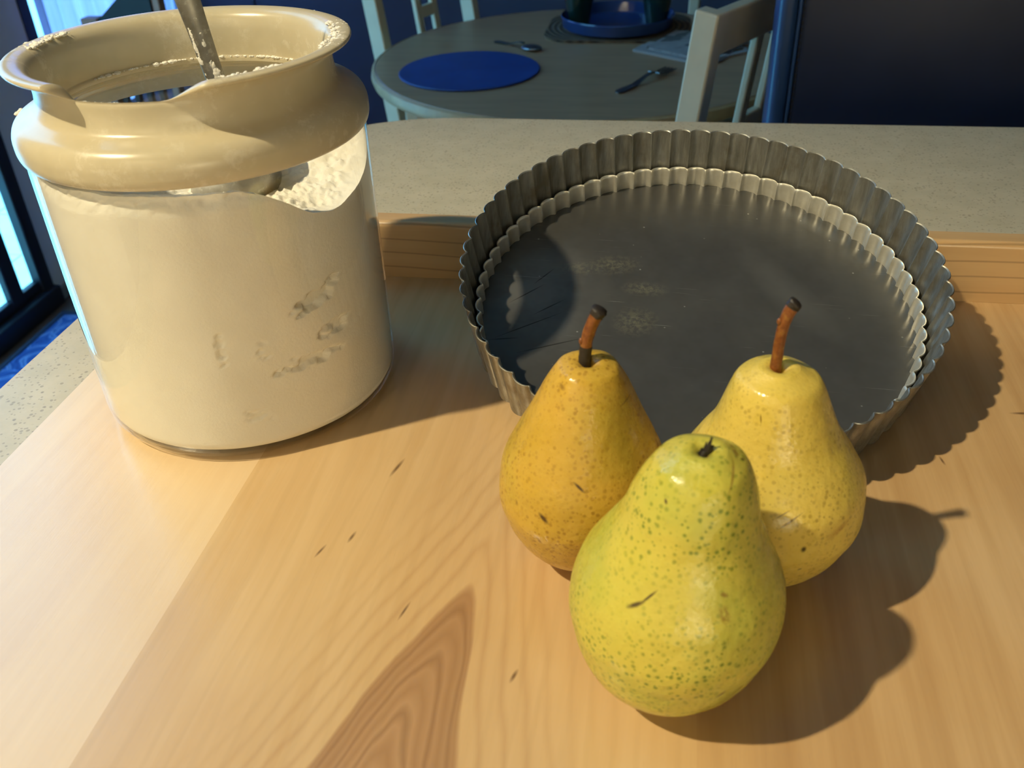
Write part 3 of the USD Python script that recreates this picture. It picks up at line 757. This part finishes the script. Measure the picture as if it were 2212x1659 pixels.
# blemishes (centre, half sizes, turn, kind, broken up) and water drops (centre, normal, radius) on each pear
MARKS = {}
MARKS["A"] = [
    ([-0.0253, 0.2646, 0.0606], [0.00361, 0.00079, 0.006], [1.042, 0.653, -0.33], "S", 0),
    ([-0.0387, 0.2622, 0.0459], [0.00344, 0.00135, 0.006], [1.359, 0.656, -0.509], "S", 0),
    ([-0.0508, 0.27, 0.0464], [0.00218, 0.00137, 0.006], [1.335, 0.542, -0.928], "R", 1),
    ([-0.034, 0.2834, 0.0931], [0.00266, 0.00143, 0.006], [1.002, 0.142, -0.844], "R", 1),
    ([-0.0408, 0.2625, 0.0343], [0.0027, 0.00124, 0.006], [2.258, 1.246, 0.245], "R", 1),
    ([-0.0103, 0.287, 0.0864], [0.00553, 0.00046, 0.006], [1.162, -0.086, 1.186], "L", 0),
]
MARKS["B"] = [
    ([-0.0015, 0.2043, 0.0659], [0.00409, 0.00102, 0.006], [0.924, -0.604, -0.079], "S", 0),
    ([0.0025, 0.2047, 0.0695], [0.00436, 0.00056, 0.006], [0.798, -0.801, 0.234], "S", 0),
    ([0.0057, 0.2164, 0.0989], [0.00124, 0.00065, 0.006], [0.852, 0.839, -1.161], "S", 0),
    ([0.0245, 0.2228, 0.1053], [0.00791, 0.00065, 0.006], [-0.613, 0.396, -1.682], "R", 0),
    ([0.0257, 0.233, 0.1071], [0.00464, 0.00167, 0.006], [-0.522, 0.069, -1.251], "R", 1),
    ([0.0176, 0.2295, 0.1075], [0.00337, 0.00099, 0.006], [0.329, -0.383, -1.061], "R", 1),
    ([0.0252, 0.2064, 0.0716], [0.00221, 0.00101, 0.006], [1.035, 0.554, 0.136], "R", 1),
    ([0.026, 0.2035, 0.0657], [0.00401, 0.0025, 0.006], [0.333, 1.082, -0.779], "R", 1),
    ([0.0277, 0.1997, 0.0332], [0.00299, 0.00085, 0.006], [1.996, -0.859, 0.165], "S", 0),
    ([0.0285, 0.231, 0.1058], [0.00119, 0.00067, 0.006], [0.227, 0.562, 0.342], "S", 0),
]
MARKS["C"] = [
    ([0.0575, 0.2582, 0.045], [0.00133, 0.00175, 0.006], [1.491, 0.123, 0.253], "D", 0),
    ([0.0515, 0.2597, 0.0568], [0.00637, 0.00046, 0.006], [1.061, -0.554, 0.437], "L", 0),
    ([0.0486, 0.2603, 0.0591], [0.00391, 0.00033, 0.006], [0.991, -0.511, 0.361], "L", 0),
    ([0.07, 0.2658, 0.0494], [0.00711, 0.00178, 0.006], [1.422, -0.398, 0.745], "T", 0),
    ([0.0576, 0.2589, 0.0343], [0.0011, 0.00069, 0.006], [1.915, -0.36, 0.188], "S", 0),
    ([0.0384, 0.2763, 0.0892], [0.00213, 0.00039, 0.006], [0.678, 1.154, -1.251], "L", 0),
]
DROPS = {}
DROPS["C"] = [
    ([0.0439, 0.2737, 0.0857], [-0.101, -0.941, 0.322], 0.00206),
    ([0.0391, 0.302, 0.0992], [-0.288, 0.379, 0.88], 0.00126),
    ([0.0488, 0.2699, 0.0752], [0.121, -0.886, 0.447], 0.00070),
    ([0.0344, 0.2922, 0.0994], [-0.494, -0.063, 0.867], 0.00053),
    ([0.0322, 0.299, 0.0973], [-0.487, 0.246, 0.838], 0.00054),
]
DROPS["A"] = [
    ([-0.0171, 0.2729, 0.0745], [0.357, -0.842, 0.405], 0.00156),
    ([-0.0226, 0.2646, 0.0603], [0.113, -0.901, 0.42], 0.00140),
    ([-0.0482, 0.2669, 0.0437], [-0.618, -0.765, 0.179], 0.00110),
    ([-0.0482, 0.2798, 0.0676], [-0.744, -0.487, 0.459], 0.00144),
    ([-0.0354, 0.2833, 0.0916], [-0.618, -0.601, 0.508], 0.00052),
    ([-0.0377, 0.2766, 0.0783], [-0.514, -0.74, 0.434], 0.00052),
]
DROPS["B"] = [
    ([0.0221, 0.2087, 0.0793], [0.298, -0.897, 0.328], 0.00074),
    ([0.0007, 0.2121, 0.0804], [-0.532, -0.756, 0.382], 0.00045),
    ([0.0068, 0.2095, 0.0819], [-0.318, -0.892, 0.322], 0.00044),
    ([-0.0088, 0.2162, 0.073], [-0.721, -0.469, 0.51], 0.00046),
    ([0.0377, 0.2242, 0.0767], [0.892, -0.244, 0.38], 0.00078),
    ([0.0063, 0.2132, 0.093], [-0.404, -0.854, 0.328], 0.00058),
]
KIND = {"S": ((0.050, 0.022, 0.010), 0.92), "R": ((0.23, 0.12, 0.02), 0.75), "L": ((0.16, 0.085, 0.015), 0.8), "D": ((0.05, 0.04, 0.01), 0.95), "T": ((0.42, 0.22, 0.035), 0.6)}
def marks_of(k, base):
    return [(tuple(np.array(c_) - base), tuple(s_), tuple(r_), KIND[t_][0], KIND[t_][1], bool(i_)) for c_, s_, r_, t_, i_ in MARKS[k]]
LOOK = {"A": dict(main=(0.51, 0.325, 0.038), alt=(0.58, 0.355, 0.050), green=(0.43, 0.36, 0.045), spot_col=(0.28, 0.14, 0.012), spot_amt=0.80, green_amt=0.35),
        "B": dict(main=(0.53, 0.46, 0.062), alt=(0.60, 0.50, 0.080), green=(0.37, 0.41, 0.055), spot_col=(0.17, 0.22, 0.02), spot_amt=0.95, green_amt=0.55),
        "C": dict(main=(0.66, 0.49, 0.085), alt=(0.72, 0.53, 0.105), green=(0.55, 0.46, 0.08), spot_col=(0.30, 0.19, 0.025), spot_amt=0.6, green_amt=0.3)}
LABEL = {"A": "golden yellow pear with long curved stem, left hand one of the three", "B": "greenish yellow pear in front with only a black stub of stem",
         "C": "pale yellow pear with reddish brown stem, right hand one of the three"}
STEM = {"A": ([[-0.0268, 0.2945, 0.0930], [-0.0265, 0.2949, 0.0985], [-0.0259, 0.2949, 0.1059], [-0.0249, 0.2949, 0.1109], [-0.0231, 0.2949, 0.1160], [-0.0209, 0.2949, 0.1208]],
              [0.0028, 0.0023, 0.00225, 0.0024, 0.0024, 0.0031]),
        "C": ([[0.0436, 0.2939, 0.0965], [0.0435, 0.2942, 0.1022], [0.0436, 0.2942, 0.1087], [0.0441, 0.2942, 0.1174], [0.0455, 0.2942, 0.1237], [0.0477, 0.2942, 0.1277]],
              [0.0024, 0.0021, 0.0020, 0.0021, 0.0023, 0.0025])}
g = G(); p = g.obj()
nz = g.noise(p, 380, 4, 0.65)
zz = g.n("separate_xyz", vector=p)
c = g.ramp(nz, [(0.3, (0.13, 0.035, 0.008)), (0.55, (0.23, 0.075, 0.016)), (0.75, (0.30, 0.15, 0.03))])
M["stem"] = g.make("pear_stem", g.bsdf(base_color=c, roughness=0.35, normal=g.bump(nz, 0.5, 0.0006)))
M["stem_dark"] = plain("stem_tip", (0.022, 0.016, 0.012), 0.55, var=0.4, scale=600)
g = G()
fr = schlick(g, 0.03)
tr = g.n("transparent_bsdf", color=(0.97, 0.96, 0.90)) + ".BSDF"
gls = g.n("glossy_bsdf", color=(1, 1, 1), roughness=0.05) + ".BSDF"
M["water"] = g.make("water", g.n("mix_closure", fac=fr, closure1=tr, closure2=gls) + ".closure")
for num, k in enumerate("ABC"):
    q, r = PEARS[k]
    base = np.array([q[0], q[1], 0.0])
    V, Fc, top = pear_mesh(q, r, num + 1)
    PT = Thing("pear", LABEL[k], "pear", base)
    L = LOOK[k]
    mat = pear_mat(f"pear_skin_{k.lower()}", L["main"], L["alt"], L["green"], L["spot_col"], marks_of(k, base), num * 3.7 + 0.4, L["spot_amt"], L["green_amt"])
    PT.part("flesh", (V, Fc), mat, True)
    if k in STEM:
        pts, rad = np.array(STEM[k][0]), np.array(STEM[k][1])
        t0_, t1_ = np.linspace(0, 1, len(pts)), np.linspace(0, 1, 40)
        pts = np.stack([PchipInterpolator(t0_, pts[:, m_])(t1_) for m_ in range(3)], 1); rad = PchipInterpolator(t0_, rad)(t1_)
        an = np.linspace(0, 2 * np.pi, 20, endpoint=False)
        R_ = rad[:, None] * (1 + 0.16 * (meshkit.fbm(np.stack([np.cos(an)[None] * 1.5 + 0 * t1_[:, None], np.sin(an)[None] * 1.5 + 0 * t1_[:, None], t1_[:, None] * 9 + 0 * an[None]], -1), 3, num) - 0.5))
        stem = PT.part("stem", tube(pts[:35], R_[:35], 20), M["stem"], 50)
        R_t = R_[34:].copy(); R_t *= (1 + 0.12 * rng.uniform(-1, 1, R_t.shape)) * 1.06; R_t[-1] *= 0.55
        PT.part("cut_end", tube(pts[34:], R_t, 20), M["stem_dark"], 40, parent=stem, label="blackened cut end of the stem")
        if k == "A":
            R_b = R_[:15] * 1.05
            PT.part("dark_base", tube(pts[:15], R_b * (1 + 0.05 * rng.uniform(-1, 1, R_b.shape)), 20), M["stem_dark"], 40, parent=stem, label="dark lower end of the stem")
        nub = trimesh.creation.icosphere(2, 0.0009)
        nv = np.array(nub.vertices) * [1, 1, 1.6] + pts[17 if k == "A" else 26] + [-0.0021, -0.0008, 0.0]
        PT.part("bud_scar", (nv, nub.faces), M["stem"], True, parent=stem)
    else:
        bits = []
        b0 = top + np.array([-0.0006, 0.0004, -0.0012])
        for dx_, dy_, hh_, rr_ in ((0, 0, 0.0032, 0.0017), (0.0012, 0.0006, 0.0062, 0.0011), (0.0016, 0.0002, 0.0082, 0.0007), (-0.0010, 0.0004, 0.0036, 0.0008), (-0.0018, -0.0002, 0.0026, 0.0007), (0.0002, 0.0010, 0.0058, 0.00045), (0.0022, 0.0004, 0.0050, 0.0009), (-0.0024, 0.0004, 0.0020, 0.0008)):
            a_ = b0 + [dx_, dy_, -0.0010]
            pth = np.array([a_, a_ + [0.0004, 0, hh_ * 0.5], a_ + [0.0011, 0.0002, hh_ + 0.001]])
            bits.append(tube(pth, np.array([1.1, 1.0, 0.45]) * rr_, 9))
        PT.part("stem_stub", cat(*bits), M["stem_dark"], 40, label="ragged black stub where the stem broke off")
    for c_, n_, r_ in DROPS[k]:
        s_ = trimesh.creation.icosphere(2, 1.0); v_ = np.array(s_.vertices)
        n_ = np.array(n_); n_ /= np.linalg.norm(n_)
        a_ = np.cross(n_, [0, 0, 1.0]); a_ /= np.linalg.norm(a_); b_ = np.cross(n_, a_)
        v_ = np.array(c_) + (v_[:, 0:1] * a_ + v_[:, 1:2] * b_ * 1.15 + v_[:, 2:3] * n_ * 0.45) * r_
        PT.part("water_droplet", (v_, s_.faces), M["water"], True)

# ------------------------------------------------------------------ dining corner behind the island
g = G(); p = g.obj()
nz = g.noise(g.scaled(p, (3, 30, 3)), 3.0, 4, 0.6)
c = g.ramp(nz, [(0.3, (0.33, 0.20, 0.105)), (0.7, (0.42, 0.255, 0.135))])
M["table_top"] = g.make("table_top", g.bsdf(base_color=c, roughness=0.38))
M["table_edge"] = plain("table_edge_wood", (0.46, 0.30, 0.14), 0.4, var=0.15)
M["cream_wood"] = plain("cream_painted_wood", (0.64, 0.54, 0.36), 0.45, var=0.05)
M["seat_pad"] = plain("seat_paint", (0.40, 0.42, 0.35), 0.5)
TX, TY, TZ, TR = -0.170, 1.785, -0.17, 0.395
TB = Thing("dining_table", "round pale topped dining table with a wood edge behind the island", "table", (TX, TY, ZF))
TB.part("tabletop", disc(TR - 0.004, TZ - 0.022, TZ, 160, (TX, TY, 0), 0.002), M["table_top"], 30)
TB.part("edge_band", lathe([(TR - 0.0035, TZ - 0.024), (TR + 0.001, TZ - 0.022), (TR + 0.004, TZ - 0.013), (TR + 0.002, TZ - 0.003), (TR - 0.0035, TZ - 0.0002), (TR - 0.0035, TZ - 0.024)], 160, (TX, TY, 0)), M["table_edge"], 40, label="light wooden band around the table edge")
TB.part("apron", lathe([(0.300, TZ - 0.085), (0.318, TZ - 0.085), (0.318, TZ - 0.023), (0.300, TZ - 0.023), (0.300, TZ - 0.085)], 96, (TX, TY, 0)), M["cream_wood"], 40)
for a_ in (221, 180, 25, 345):
    x_, y_ = TX + 0.335 * math.cos(math.radians(a_)), TY + 0.335 * math.sin(math.radians(a_))
    TB.part("leg", bar([x_, y_, ZF], [x_, y_, TZ - 0.023], 0.036, 0.036, 0.003), M["cream_wood"], False)

def chair(label, loc, rot, group=None):
    """slatted cream chair facing local +y; its back stands at y = 0 and leans away"""
    Cc = Thing("dining_chair", label, "chair", (loc[0], loc[1], ZF), rot, group)
    W_, SH, BH, D_ = 0.185, 0.45, 0.950, 0.38
    def lb(*a, **k): return bar(*a, **k)
    for s_ in (-1, 1):
        Cc.part("back_post", cat(lb([s_ * W_, 0.02, 0], [s_ * W_, 0.0, SH], 0.026, 0.034), lb([s_ * W_, 0.0, SH - 0.006], [s_ * W_, -0.065, BH], 0.026, 0.034)), M["cream_wood"], False, local=True)
        Cc.part("front_leg", lb([s_ * W_, D_, 0], [s_ * W_, D_, SH - 0.02], 0.03, 0.03), M["cream_wood"], False, local=True)
        Cc.part("side_rail", lb([s_ * W_, 0.018, SH - 0.05], [s_ * W_, D_ - 0.015, SH - 0.05], 0.02, 0.05), M["cream_wood"], False, local=True)
    Cc.part("seat", box(-W_ - 0.02, W_ + 0.02, 0.02, D_ + 0.03, SH - 0.022, SH, 0.008), M["seat_pad"], False, local=True)
    def yb(z): return -0.065 * (z - SH) / (BH - SH)
    z0, z1 = BH - 0.058, BH - 0.005
    Cc.part("top_rail", lb([0, yb(z0), z0], [0, yb(z1), z1], 2 * W_ - 0.026, 0.018), M["cream_wood"], False, local=True)
    Cc.part("lower_rail", lb([0, yb(SH + 0.10), SH + 0.10], [0, yb(SH + 0.13), SH + 0.13], 2 * W_ - 0.026, 0.016), M["cream_wood"], False, local=True)
    for x_ in (-0.032, 0.032):
        Cc.part("slat", lb([x_, yb(SH + 0.12), SH + 0.12], [x_, yb(z0), z0 + 0.003], 0.02, 0.012), M["cream_wood"], False, local=True)
    Cc.part("slat_bridge", lb([0, yb(SH + 0.30), SH + 0.30], [0, yb(SH + 0.325), SH + 0.325], 0.048, 0.012), M["cream_wood"], False, local=True)
    return Cc
chair("cream slatted dining chair nearest the island, beside the navy leather chair", (0.0785, 1.403), 60.0)
chair("cream slatted dining chair at the far left of the round table", (-0.512, 2.090), -108.7)
chair("cream slatted dining chair at the far right of the round table", (0.222, 2.440), 172.0)

# navy leather chair, right
g = G(); p = g.obj()
nz = g.noise(p, 260, 3, 0.6)
c = g.ramp(g.noise(p, 8, 3), [(0.3, (0.012, 0.019, 0.055)), (0.7, (0.017, 0.026, 0.070))])
M["leather"] = g.make("navy_leather", g.bsdf(base_color=c, roughness=0.36, specular_ior_level=0.5, normal=g.bump(nz, 0.12, 0.0006)))
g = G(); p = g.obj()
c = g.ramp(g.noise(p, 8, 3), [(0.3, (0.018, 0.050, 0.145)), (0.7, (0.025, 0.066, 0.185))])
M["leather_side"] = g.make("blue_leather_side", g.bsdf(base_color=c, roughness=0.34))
M["thread"] = plain("thread", (0.01, 0.012, 0.02), 0.7)
LC = Thing("leather_chair", "tall navy leather chair with a stitched back at the right behind the island", "chair", (0.36, 1.18, ZF))
def rbox(x0, x1, y0, y1, z0, z1, r):
    import manifold3d as m3
    cs = m3.CrossSection([[[x0 + r, y0 + r], [x1 - r, y0 + r], [x1 - r, y1 - r], [x0 + r, y1 - r]]]).offset(r, m3.JoinType.Round, circular_segments=24)
    m = m3.Manifold.extrude(cs, z1 - z0).translate([0, 0, z0]).to_mesh()
    return trimesh.Trimesh(m.vert_properties[:, :3], m.tri_verts, process=False)
LC.part("back", rbox(0.138, 0.600, 1.150, 1.215, -0.50, 0.16, 0.012), M["leather"], 40)
LC.part("side_panel", rbox(0.116, 0.1385, 1.149, 1.213, -0.50, 0.158, 0.0095), M["leather_side"], 40, label="brighter blue side of the back")
st_ = [box(0.1425, 0.1440, 1.1484, 1.1500, z_, z_ + 0.0042) for z_ in np.arange(-0.49, 0.15, 0.0075)]
LC.part("stitching", cat(*st_), M["thread"], False, kind="stuff")
LC.part("piping", tube([(0.1395, 1.1512, -0.50), (0.1395, 1.1512, 0.157)], [0.0022, 0.0022], 10), M["leather_side"], 40)
LC.part("seat", rbox(0.225, 0.592, 1.216, 1.52, -0.52, -0.43, 0.02), M["leather"], 40)
for x_ in (0.25, 0.565):
    for y_ in (1.19, 1.48):
        LC.part("leg", bar([x_, y_, ZF], [x_, y_, -0.50 if y_ < 1.3 else -0.52], 0.04, 0.04), M["frame_dark"], False)

# things on the table
M["placemat"] = plain("blue_placemat", (0.012, 0.045, 0.21), 0.5, var=0.25, scale=12)
PM = Thing("placemat", "round royal blue placemat at the left of the round table", "placemat", (-0.364, 1.665, TZ))
PM.part("mat", disc(0.128, TZ, TZ + 0.004, 96, (-0.364, 1.665, 0), 0.0015), M["placemat"], 30)
M["steel"] = plain("dark_steel", (0.30, 0.30, 0.31), 0.28, 1.0)
def cutlery(name, label, cat_, x0, y0, x1, y1, fork=True):
    a_ = np.array([x0, y0, 0.0]); b_ = np.array([x1, y1, 0.0]); L_ = np.linalg.norm(b_ - a_); t_ = (b_ - a_) / L_; s_ = np.array([-t_[1], t_[0], 0])
    Tn = Thing(name, label, cat_, (x0, y0, TZ))
    def pt(u_, w_, z_): return a_ + t_ * u_ * L_ + s_ * w_ + np.array([0, 0, TZ + z_])
    us = np.linspace(0, 0.66, 14)
    hw_ = np.interp(us, [0, 0.05, 0.25, 0.5, 0.66], [0.004, 0.0085, 0.007, 0.0035, 0.0032])
    zc_ = np.interp(us, [0, 0.3, 0.55, 0.66], [0.003, 0.0032, 0.012, 0.012])
    rows_ = []
    for u_, w_, z_ in zip(us, hw_, zc_):
        rows_.append([pt(u_, -w_, z_), pt(u_, w_, z_), pt(u_, w_ * 0.8, z_ - 0.0024), pt(u_, -w_ * 0.8, z_ - 0.0024)])
    v_ = np.array(rows_).reshape(-1, 3); f_ = []
    for k_ in range(len(us) - 1):
        for m_ in range(4):
            a2, b2 = k_ * 4 + m_, k_ * 4 + (m_ + 1) % 4
            f_ += [[a2, a2 + 4, b2 + 4], [a2, b2 + 4, b2]]
    n_ = len(v_); f_ += [[0, 1, 2], [0, 2, 3], [n_ - 4, n_ - 2, n_ - 3], [n_ - 4, n_ - 1, n_ - 2]]
    Tn.part("handle", (v_, np.array(f_)), M["steel"], 40)
    if fork:
        hd = [bar(pt(0.655, 0, 0.0105), pt(0.80, 0, 0.005), 0.024, 0.002, 0.0008, s_)]
        for w_ in (-0.0102, -0.0034, 0.0034, 0.0102):
            hd.append(bar(pt(0.79, w_, 0.0052), pt(1.0, w_, 0.006), 0.0036, 0.0018, 0.0005, s_))
        Tn.part("tines", cat(*hd), M["steel"], False)
    else:
        sp_ = trimesh.creation.icosphere(3, 1.0); v2 = np.array(sp_.vertices)
        v2 = pt(0.83, 0, 0.0055) + v2[:, 0:1] * t_ * 0.18 * L_ + v2[:, 1:2] * s_ * 0.017 + v2[:, 2:3] * np.array([0, 0, 0.005])
        Tn.part("bowl", (v2, sp_.faces), M["steel"], True)
cutlery("fork", "dark steel fork lying alone in front on the round table", "fork", -0.0894, 1.5396, -0.004, 1.678)
cutlery("fork", "steel fork on the round table seen through the near chair's back slats", "fork", 0.0734, 1.7300, 0.140, 1.885)
cutlery("spoon", "steel spoon lying beyond the blue placemat", "spoon", -0.3538, 1.8750, -0.255, 1.800, False)

g = G(); p = g.obj()
wv = g.n("wave_texture", wave_type="rings", rings_direction="z", vector=p, scale=28.0, distortion=1.5, detail=2.0)
ck = g.noise(g.scaled(p, (120, 120, 20)), 1.0, 3)
c = g.ramp(g.math("multiply", g.math("add", wv + ".fac", ck), 0.5), [(0.2, (0.045, 0.03, 0.018)), (0.6, (0.12, 0.08, 0.045)), (0.85, (0.20, 0.13, 0.06))])
M["woven"] = g.make("woven_straw", g.bsdf(base_color=c, roughness=0.85, normal=g.bump(wv + ".fac", 0.6, 0.003)))
WM = Thing("woven_mat", "brown woven straw mat under the blue glass dish on the round table", "mat", (-0.11, 1.995, TZ))
WM.part("weave", rbox(-0.262, 0.030, 1.868, 2.110, TZ, TZ + 0.005, 0.06), M["woven"], 40)
M["blue_glass"] = plain("blue_glass", (0.020, 0.050, 0.16), 0.12, var=0.1, spec=0.7)
DI = Thing("glass_dish", "shallow round dark blue glass dish holding two green glasses", "dish", (-0.118, 1.985, TZ + 0.005))
DI.part("dish", lathe([(1e-5, TZ + 0.0052), (0.104, TZ + 0.0052), (0.112, TZ + 0.010), (0.116, TZ + 0.030), (0.1145, TZ + 0.032), (0.1125, TZ + 0.030), (0.108, TZ + 0.012), (0.102, TZ + 0.0085), (1e-5, TZ + 0.0085)], 72, (-0.118, 1.985, 0)), M["blue_glass"], 40)
M["green_glass"] = plain("dark_green_glass", (0.006, 0.026, 0.022), 0.10, var=0.1, spec=0.7)
for x_, y_, lb_ in ((-0.196, 1.976, "dark green tapered glass tumbler at the left in the blue dish"), (-0.040, 1.976, "dark green tapered glass tumbler at the right in the blue dish")):
    GT = Thing("green_tumbler", lb_, "glass", (x_, y_, TZ + 0.0088))
    z_ = TZ + 0.0088
    GT.part("cup", lathe([(1e-5, z_ + 0.0), (0.019, z_), (0.021, z_ + 0.006), (0.030, z_ + 0.055), (0.038, z_ + 0.12), (0.041, z_ + 0.16), (0.039, z_ + 0.16), (0.036, z_ + 0.12), (0.028, z_ + 0.056), (0.019, z_ + 0.012), (1e-5, z_ + 0.010)], 48, (x_, y_, 0)), M["green_glass"], 40)

# folded newspaper
g = G(); p = g.obj()
ln_ = g.math("sine", g.math("multiply", g.n("separate_xyz", vector=g.scaled(p, (1, 1, 1), (0, 0, 0.5))) + ".y", 900.0))
blk = g.rng(g.noise(p, 20, 2), 0.50, 0.54)
c = g.mix(g.math("multiply", g.math("multiply", g.rng(ln_, -0.2, 0.4), 0.30), g.rng(g.noise(p, 45, 2), 0.35, 0.45)), (0.30, 0.30, 0.29), (0.05, 0.05, 0.05))
c = g.mix(g.math("multiply", blk, 0.75), c, (0.045, 0.045, 0.045))
M["newsprint"] = g.make("newsprint", g.bsdf(base_color=c, roughness=0.8))
M["paper"] = plain("paper_edge", (0.30, 0.30, 0.29), 0.8)
NP = Thing("newspaper", "folded grey newspaper lying on the right of the round table", "newspaper", (0.04, 1.85, TZ))
def sheet(pts, z0, z1):
    pl_ = Polygon(pts)
    m_ = trimesh.creation.extrude_polygon(pl_, z1 - z0, engine="earcut"); m_.apply_translation([0, 0, z0]); return m_
NP.part("lower_fold", sheet([(-0.078, 1.811), (0.038, 1.722), (0.135, 1.80), (0.125, 1.93), (0.0, 1.965)], TZ, TZ + 0.004), M["paper"], False)
NP.part("upper_fold", sheet([(-0.052, 1.812), (0.036, 1.742), (0.125, 1.812), (0.112, 1.91), (0.0, 1.945)], TZ + 0.0042, TZ + 0.008), M["newsprint"], False)

# black upholstered chair by the curtained window
M["black_cloth"] = plain("black_upholstery", (0.006, 0.005, 0.005), 0.6)
M["brown_wood"] = plain("brown_wood", (0.36, 0.17, 0.10), 0.45, var=0.2)
AC = Thing("black_chair", "black upholstered chair with brown wooden frame in front of the blue curtain", "chair", (-1.36, 2.33, ZF))
ax, ay = -1.405, 2.20
AC.part("frame", cat(bar([-1.432, 2.205, ZF], [-1.432, 2.205, -0.194], 0.045, 0.035), bar([-1.245, 2.205, ZF], [-1.245, 2.205, -0.12], 0.02, 0.03),
                     bar([-1.432, 2.60, ZF], [-1.432, 2.60, -0.50], 0.035, 0.035), bar([-1.245, 2.60, ZF], [-1.245, 2.60, -0.50], 0.035, 0.035),
                     bar([-1.432, 2.20, -0.52], [-1.432, 2.61, -0.52], 0.03, 0.04), bar([-1.245, 2.20, -0.52], [-1.245, 2.61, -0.52], 0.03, 0.04)), M["brown_wood"], False)
bp = trimesh.creation.extrude_polygon(Polygon([(-1.408, -0.30), (-1.408, -0.200), (-1.330, -0.140), (-1.285, -0.100), (-1.256, -0.100), (-1.256, -0.30)]), 0.04, engine="earcut")
bp.apply_transform(np.array([[1, 0, 0, 0], [0, 0, -1, 2.225], [0, 1, 0, 0], [0, 0, 0, 1.0]]))
AC.part("back_pad", bp, M["black_cloth"], False)
for x_ in (-1.395, -1.36, -1.325, -1.29):
    AC.part("spindle", bar([x_, 2.205, -0.51], [x_, 2.205, -0.30], 0.016, 0.016), M["black_cloth"], False)
AC.part("seat", rbox(-1.45, -1.23, 2.225, 2.62, -0.50, -0.43, 0.03), M["black_cloth"], 40)
